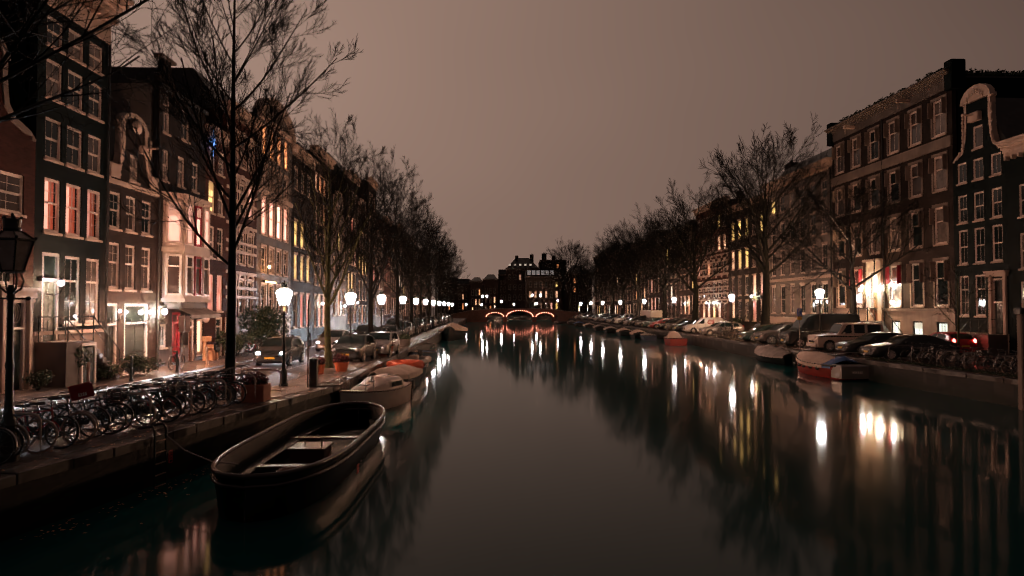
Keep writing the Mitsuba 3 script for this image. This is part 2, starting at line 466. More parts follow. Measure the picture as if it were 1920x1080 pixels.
class Facade:
    def __init__(s, M, w): s.M, s.w, s.I = M, w, np.linalg.inv(M)

    def px(s, px, py):
        """(u, v) of the pixel on the facade plane"""
        d = ray(px, py); o = s.I @ np.append(CAM, 1); e = s.I[:3, :3] @ d
        t = -o[1] / e[1]; p = o[:3] + e * t
        return p[0], p[2]

    def win(s, x0, x1, y0, y1):
        xm, ym = (x0 + x1) / 2, (y0 + y1) / 2
        a, b = sorted((s.px(x0, ym)[0], s.px(x1, ym)[0]))
        return (a, b, s.px(xm, y1)[1], s.px(xm, y0)[1])


_wc = {}


def wtpl(w, h, nx=2, rail=.5, rows=(1, 1), fw=.075, mt=.022, sill=True, near=True, surround=0.0, lintel=0.0):
    """window kinds, origin at the opening's lower corner. Returns dict of ply meshes"""
    w, h = round(w * 20) / 20, round(h * 20) / 20
    key = (w, h, nx, rail, rows, fw, mt, sill, near, surround, lintel)
    if key in _wc: return _wc[key]
    f = MB()
    def ringf(a, b, c, d, t, n0, n1):
        f.box((a, n1, c), (a + t, n0, d)); f.box((b - t, n1, c), (b, n0, d))
        f.box((a + t, n1, c), (b - t, n0, c + t)); f.box((a + t, n1, d - t), (b - t, n0, d))
    ringf(0.002, w - .002, 0.002, h - .002, fw, -.045, -.17)
    s0 = fw
    y = s0 + (h - 2 * s0) * rail
    panes = []
    segs = [(s0, y, rows[0], -.13, -.09), (y, h - s0, rows[1], -.115, -.065)] if rail < 1 else [(s0, h - s0, rows[0], -.125, -.075)]
    st = .045
    for (c, d, nr, n1, n0) in segs:
        ringf(s0, w - s0, c, d, st, n0, n1)
        a, b = s0 + st, w - s0 - st; cc, dd = c + st, d - st
        for k in range(1, nx):
            x = a + (b - a) * k / nx; f.box((x - mt / 2, n1 + .004, cc), (x + mt / 2, n0 - .006, dd))
        for k in range(1, nr):
            z = cc + (dd - cc) * k / nr; f.box((a, n1 + .006, z - mt / 2), (b, n0 - .008, z + mt / 2))
        cells = [(a + (b - a) * i / nx, a + (b - a) * (i + 1) / nx, cc + (dd - cc) * j / nr, cc + (dd - cc) * (j + 1) / nr) for i in range(nx) for j in range(nr)] if near else [(a, b, cc, dd)]
        for (p, q, r, t) in cells:
            n = (n0 + n1) / 2
            panes.append(P_(MB().add([[p - .008, n, r - .008], [q + .008, n, r - .008], [q + .008, n, t + .008], [p - .008, n, t + .008]], [[0, 2, 1], [0, 3, 2]])))
    out = {'frame': P_(f), 'panes': panes, 'size': (w, h)}
    if sill: out['sill'] = P_(MB().cbox((-.09, -.16, -.11), (w + .09, .075, 0), .012))
    if surround:
        m = MB(); t = surround
        m.box((-t, -.02, 0), (0, .035, h)); m.box((w, -.02, 0), (w + t, .035, h)); m.box((-t, -.02, h), (w + t, .045, h + t * 1.15))
        out['surround'] = P_(m)
    if lintel: out['lintel'] = P_(MB().box((-.06, -.02, h), (w + .06, .03, h + lintel)))
    _wc[key] = out
    return out


GLOW = {'pink': (1.25, .50, .36), 'warm': (1.35, .66, .36), 'yellow': (1.30, .78, .20), 'white': (1.9, 1.55, 1.2), 'orange': (1.15, .36, .12), 'red': (.8, .16, .11), 'cool': (1.5, 1.75, 1.5), 'dim': (.30, .14, .09)}


class House:
    def __init__(s, label, side, Za, Zb, cat='house', name='canal_house', M=None, w=None, group=None):
        s.key = thing(name, label, cat, group)
        if M is None: M, w = frame_of(side, Za, Zb)
        s.f = Facade(M, w); s.w, s.M, s.holes, s.side = w, M, [], side

    def window(s, u0, u1, v0, v1, lit=None, hole=True, n=0.0, frame='white_wood', M=None, k=1.0, glass=None, smat='stone_cream', sillmat='stone_cream', curtains=False, name='window', weight=.012, **kw):
        t = wtpl(u1 - u0, v1 - v0, **kw)
        W = (s.M if M is None else M) @ trans(u0, n, v0)
        w, h = t['size']
        if hole: s.holes.append((u0, u0 + w, v0, v0 + h))
        glass = glass or ('glass_dark', 'glass_dark', 'glass_dark', 'glass_curtain', 'glass_drape')[int(rng.integers(5))]
        key = part(s.key, name, t['frame'], frame, W)
        if lit and curtains:
            for p in t['panes']: part(key, 'pane', p, 'glass_clear', W)
            part(key, 'lit_room', MB().grid([[[.02, -.40, .02], [w - .02, -.40, .02]], [[.02, -.40, h - .02], [w - .02, -.40, h - .02]]], flip=True), 'lamp_lit', W, emit=np.array(GLOW[lit]) * k, w=weight)
            for (a, b) in ((.06, w * .36), (w * .66, w - .06)):
                x = np.linspace(a, b, 26)
                nn = -.27 + .035 * np.sin((x - a) / .075 * 2 * np.pi / 1.6)
                part(key, 'curtain', MB().grid(np.stack([np.stack([x, nn, x * 0 + .04], 1), np.stack([x, nn, x * 0 + h - .04], 1)])), 'curtain', W, smooth=True)
        elif lit:
            for p in t['panes']: part(key, 'pane', p, 'lamp_lit', W, emit=np.array(GLOW[lit]) * k * rng.uniform(.55, 1.25), w=weight)
            q = rng.uniform()
            g = np.array(GLOW[lit]) * k * rng.uniform(.18, .42) * [1, .85, .75]
            def veil(a, b, c, d): part(key, 'curtain', MB().add([[a, -.062, c], [b, -.062, c], [b, -.062, d], [a, -.062, d]], [[0, 2, 1], [0, 3, 2]]), 'lamp_lit', W, emit=g, w=weight)
            x0, x1, z0, z1 = .11, w - .11, .11, h - .11
            if q < .30: veil(x0, x1, z1 - (z1 - z0) * rng.uniform(.18, .5), z1)
            elif q < .75:
                c = (x1 - x0) * rng.uniform(.16, .30); veil(x0, x0 + c, z0, z1)
                if q > .42: veil(x1 - c, x1, z0, z1)
        else:
            for p in t['panes']: part(key, 'pane', p, glass, W)
        if 'sill' in t: part(key, 'sill', t['sill'], sillmat, W)
        if 'surround' in t: part(key, 'surround', t['surround'], smat, W)
        if 'lintel' in t: part(key, 'lintel', t['lintel'], 'stone_cream', W)
        return key

    def wpx(s, x0, x1, y0, y1, **kw):
        return s.window(*s.f.win(x0, x1, y0, y1), **kw)

    def wall(s, top, bsdf, depth=11.0, gable=None, name='wall', roof='flat', roofmat='slate', split=None, lowmat=None, side_mat=None, u0=0, u1=None):
        """gable: list of (u, v) points above the eaves, left out for a straight top"""
        u1 = s.w if u1 is None else u1
        pts = [(u0 + .004, -.1), (u1 - .004, -.1), (u1 - .004, top)] + (gable or []) + [(u0 + .004, top)]
        poly = sg.Polygon(pts).buffer(0)
        hs = [sg.box(a, c, b, d) for a, b, c, d in s.holes]
        if hs: poly = poly.difference(sg.MultiPolygon([h for h in hs]).buffer(0))
        if split is not None:
            low = poly.intersection(sg.box(-9, -9, 99, split)); poly = poly.intersection(sg.box(-9, split, 99, 99))
            part(s.key, 'plinth', MB().poly(low, .03, -.3), lowmat, s.M)
        part(s.key, name, MB().poly(poly, 0, -.3), bsdf, s.M)
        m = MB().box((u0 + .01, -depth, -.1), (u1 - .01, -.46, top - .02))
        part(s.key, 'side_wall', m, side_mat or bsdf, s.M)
        r = MB()
        if roof == 'ridge':      # ridge runs back from the street
            h = (max(p[1] for p in gable) - top - .5) if gable else 2.5
            r.poly(sg.Polygon([(u0 + .0, top), (u1 - .0, top), ((u0 + u1) / 2, top + h)]), -.32, -depth)
        elif roof == 'hip':
            h, q = min(5.0, (u1 - u0) * .42), min(5.0, (u1 - u0) * .30)
            v = np.array([[u0, -.35, top], [u1, -.35, top], [u1, -depth, top], [u0, -depth, top], [u0 + q, -depth / 2, top + h], [u1 - q, -depth / 2, top + h]])
            r.add(v, [[0, 1, 5], [0, 5, 4], [1, 2, 5], [2, 3, 4], [2, 4, 5], [3, 0, 4]])
        elif roof == 'mansard':
            h = 2.6
            v = np.array([[u0, -.35, top], [u1, -.35, top], [u1, -depth, top], [u0, -depth, top], [u0 + .1, -2.2, top + h], [u1 - .1, -2.2, top + h], [u1 - .1, -depth + 2, top + h], [u0 + .1, -depth + 2, top + h]])
            r.add(v, [[0, 1, 5, 4], [1, 2, 6, 5], [2, 3, 7, 6], [3, 0, 4, 7], [4, 5, 6, 7]])
        else:
            r.box((u0, -depth, top), (u1, -.32, top + .12))
        part(s.key, 'roof', r, roofmat, s.M)
        s.top, s.gable, s.u0, s.u1 = top, gable, u0, u1

    def trim(s, w=.22, bsdf='stone_cream', n=.06, name='gable_trim', low=0.0):
        g = sg.Polygon([(s.u1, s.top - low)] + [(s.u1, s.top)] + s.gable + [(s.u0, s.top), (s.u0, s.top - low)]).buffer(0)
        t = g.difference(g.buffer(-w)).difference(sg.box(s.u0 + w * 1.5, s.top - low - .1, s.u1 - w * 1.5, s.top - low + w * 1.05))
        t = g.buffer(.05).intersection(t.buffer(.05))
        return part(s.key, name, MB().poly(t, n, -.34), bsdf, s.M)

    def cornice(s, v, h=.5, out=.45, bsdf='stone_cream', u0=None, u1=None, name='cornice', dent=True):
        u0 = s.u0 - .03 if u0 is None else u0; u1 = s.u1 + .03 if u1 is None else u1
        m = MB(); st = [(0, .25), (.25, .35), (.45, .55), (.62, .8), (.82, 1.0), (1.0, 1.06)]
        for (a, o), (b, _) in zip(st[:-1], st[1:]):
            m.box((u0 - out * o * .25, -.28, v + h * a), (u1 + out * o * .25, out * o, v + h * b))
        if dent:
            n = max(3, int((u1 - u0) / .55))
            for k in range(n):
                u = u0 + (u1 - u0) * (k + .5) / n
                m.box((u - .07, 0, v - .22), (u + .07, out * .55, v + .02))
        return part(s.key, name, m, bsdf, s.M)

    def band(s, v, h=.25, n=.05, bsdf='stone_cream', name='band'):
        return part(s.key, name, MB().box((s.u0 + .005, -.02, v), (s.u1 - .005, n, v + h)), bsdf, s.M)

    def door(s, u0, u1, v0, v1, bsdf='green_wood', transom=.0, lit=None, frame='white_wood', k=1.0, glass='glass_dark'):
        s.holes.append((u0, u1, v0, v1))
        f = MB(); t = .13
        f.box((u0 + .002, -.2, v0), (u0 + t, -.02, v1 - .002)); f.box((u1 - t, -.2, v0), (u1 - .002, -.02, v1 - .002)); f.box((u0 + t, -.2, v1 - t), (u1 - t, -.02, v1 - .002))
        vt = v1 - transom if transom else v1 - t
        if transom: f.box((u0 + t, -.2, vt - t * .8), (u1 - t, .03, vt))
        key = part(s.key, 'door', MB().box((u0 + t, -.19, v0), (u1 - t, -.13, vt - (t * .8 if transom else 0))), bsdf, s.M)
        part(key, 'frame', f, frame, s.M)
        pm = MB(); um = (u0 + u1) / 2; hh = vt - v0
        for (a, b) in ((.08, .34), (.40, .62), (.67, .93)):
            for (x, y) in ((u0 + t + .08, um - .04), (um + .04, u1 - t - .08)):
                pm.cbox((x, -.15, v0 + hh * a), (y, -.112, v0 + hh * b), .01)
        part(key, 'panel', pm, bsdf, s.M)
        part(key, 'handle', MB().ball((u0 + t + .1, -.09, v0 + 1.05), .035), 'chrome', s.M)
        if transom:
            m = MB().grid([[[u0 + t, -.12, vt], [u1 - t, -.12, vt]], [[u0 + t, -.12, v1 - t], [u1 - t, -.12, v1 - t]]], flip=True)
            if lit: part(key, 'transom_light', m, 'lamp_lit', s.M, emit=np.array(GLOW[lit]) * k, w=.012)
            else: part(key, 'transom_light', m, glass, s.M)
        return key

    def chimney(s, u, n=-3.0, h=1.6, w=.8, bsdf='brick_dark', base=None):
        b = s.top if base is None else base
        m = MB().box((u - w / 2, n - .4, b - 1.5), (u + w / 2, n + .4, b + h)).box((u - w / 2 - .08, n - .48, b + h), (u + w / 2 + .08, n + .48, b + h + .15))
        for k in (-.22, .22): m.lathe([(.12, b + h + .1), (.1, b + h + .55)], 8, trans(u + k, n, 0))
        return part(s.key, 'chimney', m, bsdf, s.M)

    def rows(s, rows, n, m0=.5, ww=1.0, lit={}, pick=None, **kw):
        """regular bays: rows = [(v0, v1)...] from the top down; lit = {(row, col): colour}; col 0 is rightmost in the picture"""
        for r, (a, b) in enumerate(rows):
            for c in range(n):
                u = m0 + (s.w - 2 * m0) * (c + .5) / n
                s.window(u - ww / 2, u + ww / 2, a, b, lit=lit.get((r, c)), **kw)


def neck(w, e, t, a=.30):
    """gable outline of a neck gable, from the right eave over the top to the left"""
    L = [(w * (1 - .02), e), (w * .93, e + .25), (w * (1 - a * .72), e + .55), (w * (1 - a) + .12, e + (t - e) * .3), (w * (1 - a), e + (t - e) * .55), (w * (1 - a), t - .75), (w * (1 - a) + .14, t - .72), (w * (1 - a) + .12, t - .55)]
    th = np.linspace(0, np.pi, 9)
    arc = [(w * .5 + (w * (.5 - a)) * math.cos(x), t - .55 + .55 * math.sin(x)) for x in th]
    return L + arc + [(w - x, y) for x, y in L[::-1]]


def bell(w, e, t):
    L = [(w, e), (w * .93, e + .15), (w * .86, e + (t - e) * .35), (w * .76, e + (t - e) * .62), (w * .67, e + (t - e) * .74), (w * .66, e + (t - e) * .84)]
    th = np.linspace(.15, np.pi - .15, 7)
    return L + [(w * .5 + w * .17 * math.cos(x), e + (t - e) * (.84 + .16 * math.sin(x))) for x in th] + [(w - x, y) for x, y in L[::-1]]


def step(w, e, t, n=4):
    L = []
    for k in range(n):
        x = w * (1 - .4 * k / n); y = e + (t - e) * (k + 1) / n
        L += [(x, e + (t - e) * k / n), (x, y)]
    L += [(w * .6, t)]
    return L + [(w - x, y) for x, y in L[::-1]]


def pediment(w, e, t):
    th = np.linspace(0, np.pi, 15)
    return [(w * .5 + w * .5 * math.cos(x), e + (t - e) * math.sin(x)) for x in th]


def wall_lantern(H, u, v, label, n=.45, L=L_WALL, r=.11, cat='wall lamp', tint=np.array([1.0, .44, .27]), globe=True, w=3.0):
    k = thing('wall_lantern', label, cat)
    m = MB().tube([(u, 0, v - .42), (u, n * .55, v - .46), (u, n, v - .36), (u, n, v - .16)], .018, 5)
    part(k, 'wall_plate', MB().cbox((u - .05, -.01, v - .55), (u + .05, .03, v - .3), .01), 'iron', H.M)
    part(k, 'bracket', m, 'iron', H.M, smooth=40)
    part(k, 'cap', MB().lathe([(.02, v + r * .9), (.09, v + r * .95), (.02, v + r * 1.6)], 8, trans(u, n, 0)), 'iron', H.M)
    part(k, 'glass_globe', MB().ball((u, n, v), r, n=7), 'lamp_lit', H.M, smooth=True, emit=tint * L * 3.6, w=w)
    return k

# ------------------------------------------------------------------ street lanterns
def lantern_tpl():
    t = Tpl()
    m = MB().lathe([(.17, 0), (.17, .10), (.13, .14), (.14, .2), (.12, .55), (.135, .58), (.10, .66), (.085, .72), (.062, .9), (.055, 1.5), (.066, 1.52), (.066, 1.58), (.05, 1.62), (.044, 2.6), (.062, 2.62), (.062, 2.68), (.045, 2.72), (.06, 2.78), (.035, 2.86)], 12)
    for k in range(8):
        a = k * math.pi / 4
        m.tube([(.125 * math.cos(a), .125 * math.sin(a), .16), (.11 * math.cos(a), .11 * math.sin(a), .56)], .016, 4)
    t.part('post', m, 'iron', 35)
    m = MB().tube([(-.24, 0, 2.64), (.24, 0, 2.64)], .014, 6)
    for s in (-1, 1): m.ball((s * .25, 0, 2.64), .036)
    t.part('ladder_bar', m, 'iron', 40)
    for k in range(4):
        a = k * math.pi / 2 + math.pi / 4
        c, s = math.cos(a), math.sin(a)
        t.part('bracket', MB().tube([(.04 * c, .04 * s, 2.72), (.15 * c, .15 * s, 2.80), (.19 * c, .19 * s, 2.93), (.14 * c, .14 * s, 3.05), (.17 * c, .17 * s, 3.10)], [.018, .016, .014, .014, .016], 5), 'iron', 40)
    r0, r1, z0, z1 = .17, .31, 3.10, 3.58
    a = np.arange(6) * np.pi / 3
    lo = np.stack([r0 * np.cos(a), r0 * np.sin(a), a * 0 + z0], 1); hi = np.stack([r1 * np.cos(a), r1 * np.sin(a), a * 0 + z1], 1)
    fr = MB().lathe([(.05, z0 - .05), (r0 + .03, z0 - .03), (r0 + .03, z0), (.03, z0 + .015)], 6)
    for p, q in zip(lo, hi): fr.tube([p * [1.04, 1.04, 1], q * [1.03, 1.03, 1]], .014, 4)
    fr.lathe([(r1 - .02, z1 - .01), (r1 + .045, z1), (r1 + .045, z1 + .03), (r1 - .03, z1 + .035)], 6)
    fr.lathe([(.15, z1 + .155), (.13, z1 + .17), (.125, z1 + .19)], 6)
    for k in range(6):
        c, q = math.cos(a[k]), math.sin(a[k])
        fr.tube([((r1 + .03) * c, (r1 + .03) * q, z1 + .02), (.21 * c, .21 * q, z1 + .115), (.14 * c, .14 * q, z1 + .165)], .014, 4)
        fr.ball(((r1 + .04) * c, (r1 + .04) * q, z1 + .05), .028, n=5)
    t.part('lantern_frame', fr, 'iron')
    m = MB().lathe([(.125, z1 + .17), (.135, z1 + .20), (.12, z1 + .23), (.13, z1 + .36), (.10, z1 + .37), (.03, z1 + .33), (.02, z1 + .40), (.03, z1 + .43), (.004, z1 + .47)], 12)
    for k in range(6): m.ball((.13 * math.cos(k * 1.047), .13 * math.sin(k * 1.047), z1 + .38), .026, n=5)
    t.part('crown', m, 'iron', 40)
    g = MB(); e = .985
    for k in range(6):
        p, q = k, (k + 1) % 6
        g.add([lo[p] * [e, e, 1], lo[q] * [e, e, 1], hi[q] * [e, e, 1], hi[p] * [e, e, 1]], [[0, 1, 2], [0, 2, 3]])
    g.lathe([(r1 - .01, z1 + .03), (.20, z1 + .105), (.14, z1 + .155)], 6)
    t.part('lantern_glass', g, 'lamp_lit', False, LAMP * L_STREET, 2.0)
    return t


# ------------------------------------------------------------------ bicycles
def bicycle_tpl(step_through=False, basket=False):
    t = Tpl(); R = .345; fh, rh = np.array([.56, 0, R]), np.array([-.54, 0, R]); bb = np.array([-.08, 0, .29])
    st, hb, ht = np.array([-.24, 0, .74]), np.array([.37, 0, .60]), np.array([.325, 0, .86])
    m = MB()
    m.tube([bb, st, st + [-.03, 0, .12]], [.018, .016, .014], 6)
    if step_through:
        m.tube([hb + [0, 0, .04], [.12, 0, .40], bb + [.03, 0, .06], bb], .018, 6); m.tube([ht - [0, 0, .04], [.05, 0, .55], bb * .5 + st * .5], .014, 6)
    else:
        m.tube([ht - [0, 0, .05], st], .016, 6); m.tube([hb, bb], .018, 6)
    m.tube([hb - [.0, 0, .02], ht + [0, 0, .02]], .021, 6)
    for s in (-1, 1):
        m.tube([bb + [0, s * .03, 0], rh + [0, s * .06, 0]], .010, 5); m.tube([st + [0, s * .02, -.02], rh + [0, s * .06, 0]], .009, 5)
        m.tube([hb + [.005, s * .035, -.02], [.44, s * .055, .5], fh + [0, s * .055, 0]], [.013, .013, .009], 5)
    t.part('frame', m, 'frame_paint', 40)
    for nm, c in (('front_wheel', fh), ('rear_wheel', rh)):
        m = MB().add(*ring(R - .028, .011, 28, 5), trans(*c))
        for k in range(14):
            a = k * 2 * math.pi / 14; s = .03 if k % 2 else -.03
            m.tube([c + [.02 * math.cos(a + 1), s, .02 * math.sin(a + 1)], c + [(R - .03) * math.cos(a), 0, (R - .03) * math.sin(a)]], .0028, 3, cap=False)
        m.tube([c + [0, -.06, 0], c + [0, .06, 0]], .022, 7)
        t.part(nm, m, 'chrome', 40)
        t.part(nm + '__tyre', MB().add(*ring(R - .008, .0185, 30, 6), trans(*c)), 'tyre', 40)
        a0, a1 = ((-.3, 2.4) if c is fh else (.2, 3.2))
        th = np.linspace(a0 + .3, a1, 12); q = []
        for y in (-.026, -.012, .012, .026):
            rr = R + .028 - (.008 if abs(y) > .02 else 0)
            q.append(np.stack([c[0] + rr * np.cos(th), th * 0 + y, c[2] + rr * np.sin(th)], 1))
        t.part('mudguard', MB().grid(np.stack(q)), 'guard', True)
    m = MB().tube([ht + [0, 0, 0], ht + [-.025, 0, .16]], .013, 6)
    H = ht + [-.03, 0, .18]
    for s in (-1, 1): m.tube([H, H + [.05, s * .06, .03], H + [.03, s * .22, .05], H + [-.10, s * .29, .03], H + [-.20, s * .30, .015]], .011, 6)
    t.part('handlebar', m, 'chrome', 40)
    for s in (-1, 1): t.part('handlebar__grip', MB().tube([H + [-.12, s * .291, .027], H + [-.22, s * .30, .012]], .017, 6), 'rubber')
    S = st + [-.035, 0, .15]
    m = MB().add(*(lambda P: (P.reshape(-1, 3), np.vstack([[i * 7 + j, i * 7 + j + 1, (i + 1) * 7 + j + 1, (i + 1) * 7 + j] for i in range(7) for j in range(6)])))(
        np.array([[S + [x, math.cos(a) * w, .035 * math.sin(a) * 1.3 + .012 * abs(x) * 6] for a in np.linspace(-.4, math.pi + .4, 7)] for x, w in ((.15, .006), (.14, .02), (.08, .028), (.0, .055), (-.08, .085), (-.12, .08), (-.135, .03), (-.138, .005))])))
    t.part('saddle', m, 'leather', True)
    m = MB()
    for s in (-.055, 0, .055): m.tube([[-.22, s, .735], [-.80, s, .735]], .007, 4)
    for x in (-.35, -.55, -.78): m.tube([[x, -.06, .735], [x, .06, .735]], .006, 4)
    for s in (-1, 1): m.tube([[-.62, s * .06, .735], rh + [0, s * .065, 0]], .006, 4)
    t.part('carrier', m, 'steel')
    t.part('chain_case', MB().poly(sg.LineString([(bb[0], bb[2]), (rh[0], rh[2])]).buffer(.075), .055, .03, np.diag([1.0, -1, 1, 1])), 'black_plastic')
    m = MB()
    for s, a in ((-1, .6), (1, .6 + math.pi)):
        p = bb + [.17 * math.cos(a), s * .07, .17 * math.sin(a)]
        m.tube([bb + [0, s * .05, 0], p], .010, 5); m.box(p + [-.045, -.0 + (0 if s > 0 else -.09), -.012], p + [.045, .09 if s > 0 else 0, .012])
    t.part('pedals', m, 'black_plastic')
    t.part('headlight', MB().lathe([(.005, -.05), (.03, -.03), (.035, .02), (.0, .03)], 8, trans(.41, 0, .84) @ np.array([[0, 0, 1.0, 0], [0, 1, 0, 0], [-1, 0, 0, 0], [0, 0, 0, 1]])), 'chrome', 40)
    m = MB().tube([[-.12, .06, .28], [-.20, .17, .01]], .009, 5)
    t.part('kickstand', m, 'steel')
    if basket:
        m = MB()
        x0, x1, y, z0, z1 = .44, .80, .19, .74, 1.0
        m.box((x0, -y, z0), (x1, y, z0 + .015))
        for a, b in (((x0, -y), (x1, -y + .015)), ((x0, y - .015), (x1, y)), ((x0, -y), (x0 + .015, y)), ((x1 - .015, -y), (x1, y))):
            for z in np.arange(z0, z1, .05): m.box((*a, z), (*b, z + .022))
        for px_ in (x0, x1 - .02):
            for py_ in (-y, y - .02): m.box((px_, py_, z0), (px_ + .02, py_ + .02, z1 + .01))
        t.part('basket', m, 'black_plastic')
    return t


BIKES = [bicycle_tpl(False), bicycle_tpl(True), bicycle_tpl(False, True)]
FRAMES = ['paint_black', 'paint_blue', 'paint_black', 'paint_green', 'paint_red', 'paint_black', 'paint_black', 'paint_grey']


def bicycle(M, i, label, group, frame=None, kind=None, tyre=None, name='bicycle'):
    k = thing(name, label, 'bicycle', group)
    r = random.Random(i * 7 + 3)
    BIKES[r.choice([0, 0, 1, 1, 2]) if kind is None else kind].place(k, M, {'frame_paint': frame or r.choice(FRAMES), 'guard': r.choice(['black_plastic', 'paint_black', 'steel']), 'tyre': tyre or r.choice(['rubber', 'rubber', 'rubber', 'tyre_cream'])})
    return k


# ------------------------------------------------------------------ cars: lofted bodies from a side outline
class CarKind:
    pass


def car_tpl(L, W, H, prof, belt, wheels, R, screen, sides, rear, tum=.30, nose=.5, tailw=.45, spokes=5, clear=.19, lamps=None, trim=False, rails=False, bumper=None):
    t = Tpl()
    px, pz = np.array(prof, float).T
    Tf = PchipInterpolator(px, pz)
    xs = np.unique(np.round(np.concatenate([np.linspace(0, L, 40), px, [.02, .05, .1, .18, .3, L - .02, L - .06, L - .12, L - .2, L - .32]]), 3))
    def wid(x):
        a = np.clip(1 - x / nose, 0, 1); b = np.clip(1 - (L - x) / tailw, 0, 1)
        return W / 2 * (1 - .24 * a ** 2.4 - .15 * b ** 2.4)
    def sec(x):
        T = float(Tf(x)); w = wid(x); bl = min(belt(x) if callable(belt) else belt, T - .07)
        wt = w * .985 - tum * max(0, T - .03 - bl)
        a = max(0, 1 - x / .25); b = max(0, 1 - (L - x) / .25)
        zb = clear + .10 * max(a, b) ** 2
        return np.array([(0, zb), (w * .86, zb), (w * .965, zb + .07), (w, zb + (bl - zb) * .38), (w * 1.0, zb + (bl - zb) * .72), (w * .985, bl), (wt, max(T - .075, bl + .015)), (wt * .93, T - .028), (wt * .6, T - .004), (0, T + .006)])
    S = np.array([sec(x) for x in xs]); n = S.shape[1]
    P = np.concatenate([np.stack([np.broadcast_to(xs[:, None], S.shape[:2]), -S[..., 0], S[..., 1]], -1), np.stack([np.broadcast_to(xs[:, None], S.shape[:2]), S[..., 0], S[..., 1]], -1)[:, ::-1][:, 1:-1]], 1)
    m = MB().grid(P, closed=True)
    for e, fl in ((0, 1), (len(xs) - 1, 0)):
        k = P.shape[1]; f = [[0, i, i + 1] for i in range(1, k - 1)]
        m.add(P[e], [x[::-1] for x in f] if fl else f)
    t.part('body', m, 'paint', 42)
    # side windows
    for (a, b) in sides:
        for s in (-1, 1):
            xx = np.linspace(a[0], b[0], 9); G = []
            for x in xx:
                q = sec(x); lo, hi = q[5] + (q[6] - q[5]) * .10, q[5] + (q[6] - q[5]) * .93
                # slanted ends
                f = (x - a[0]) / (b[0] - a[0])
                G.append([[x + (a[1] * (1 - f) + b[1] * f) * 0, s * (lo[0] + .008), lo[1]], [x + a[1] * (1 - f) + b[1] * f, s * (np.interp(0, [0, 1], [hi[0], hi[0]]) + .010), hi[1]]])
            t.part('side_window', MB().grid(np.array(G)), 'car_glass', True)
    for nm, rg in (('windscreen', screen), ('rear_window', rear)):
        if not rg: continue
        xx = np.linspace(rg[0], rg[1], 8); G = []
        for x in xx:
            q = sec(x); wt = q[7][0] * .97
            yy = np.linspace(-1, 1, 9)
            zz = np.interp(np.abs(yy) * wt, [0, q[8][0], q[7][0], q[6][0]], [q[9][1], q[8][1], q[7][1], q[6][1]]) + .012
            G.append(np.stack([yy * 0 + x + (-.010 if nm == 'windscreen' else .010), yy * wt, zz], 1))
        t.part(nm, MB().grid(np.array(G)), 'car_glass', True)
    # wheels
    for x in wheels:
        for s in (-1, 1):
            w = wid(x)
            A = np.array([[1, 0, 0, x], [0, 0, s, 0], [0, 1, 0, R], [0, 0, 0, 1.0]])
            y = w - .17
            arch = MB().lathe([(R + .055, w - .10), (R + .055, w + .004), (R * .5, w + .004)], 22, A)
            t.part('wheel_arch', arch, 'black_plastic')
            t.part('wheel', MB().lathe([(R * .55, y), (R * .94, y), (R, y + .03), (R, y + .165), (R * .95, y + .195), (R * .70, y + .20), (R * .66, y + .185)], 22, A), 'rubber', 35)
            rm = MB().lathe([(R * .70, y + .197), (R * .64, y + .202), (R * .62, y + .16)], 22, A).lathe([(.045, y + .15), (.045, y + .198), (.0, y + .203)], 8, A)
            for k in range(spokes):
                a = k * 2 * math.pi / spokes
                Q = A @ mat((0, 0, 0), a)
                rm.add([[.03, -.028, y + .192], [.03, .028, y + .192], [R * .66, .04, y + .198], [R * .66, -.04, y + .198]], [[0, 1, 2], [0, 2, 3]], Q)
            t.part('wheel__rim', rm, 'rim', 30)
    hl, tl = lamps
    for s in (-1, 1):
        for nm, (x, yf, z, a, b, c), bs in (('headlight', hl, 'headlamp'), ('tail_light', tl, 'tail_red')):
            xx = x if nm == 'headlight' else L - x
            t.part(nm, MB().ball((xx, s * wid(xx) * yf, z), (a, b, c), n=7), bs, True)
    t.part('number_plate', MB().cbox((-.022, -.26, clear + .22), (.0, .26, clear + .33), .004), 'sign_yellow')
    t.part('number_plate', MB().cbox((L, -.26, clear + .40), (L + .022, .26, clear + .51), .004), 'sign_yellow')
    t.part('grille', MB().cbox((-.012, -W * .27, clear + .34), (.03, W * .27, clear + .46), .01), 'black_plastic')
    bl = belt(screen[0] + .3) if callable(belt) else belt
    for s in (-1, 1):
        x = screen[0] + .42
        t.part('wing_mirror', MB().ball((x, s * (wid(x) + .10), bl + .08), (.06, .10, .07), n=6), 'paint', True)
    for s in (-1, 1):
        for x in [sd[0][0] - .02 for sd in sides] + [sides[-1][1][0] + .05]:
            q = sec(x)
            t.part('door_seam', MB().tube([[x, s * (q[k][0] + .0025), q[k][1]] for k in (2, 3, 4, 5)], .006, 4), 'black_plastic')
    if trim:
        m = MB()
        for s in (-1, 1):
            pts = [[x, s * (sec(x)[4][0] + .006), bl - .16] for x in np.linspace(.25, L - .2, 9)]
            m.tube(pts, .028, 4)
        t.part('side_trim', m, 'black_plastic')
    if bumper:
        t.part('bumper', MB().cbox((-.09, -W * .46, clear + .08), (.10, W * .46, clear + .30), .03).cbox((L - .10, -W * .46, clear + .08), (L + .09, W * .46, clear + .30), .03), bumper)
    if rails:
        m = MB()
        for s in (-1, 1): m.tube([[sides[0][0][0] + .5, s * W * .34, H + .0], [sides[0][0][0] + .6, s * W * .34, H + .045], [L - .7, s * W * .34, H + .03], [L - .6, s * W * .34, H - .03]], .016, 5)
        t.part('roof_rail', m, 'steel', 40)
    t.L = L
    return t


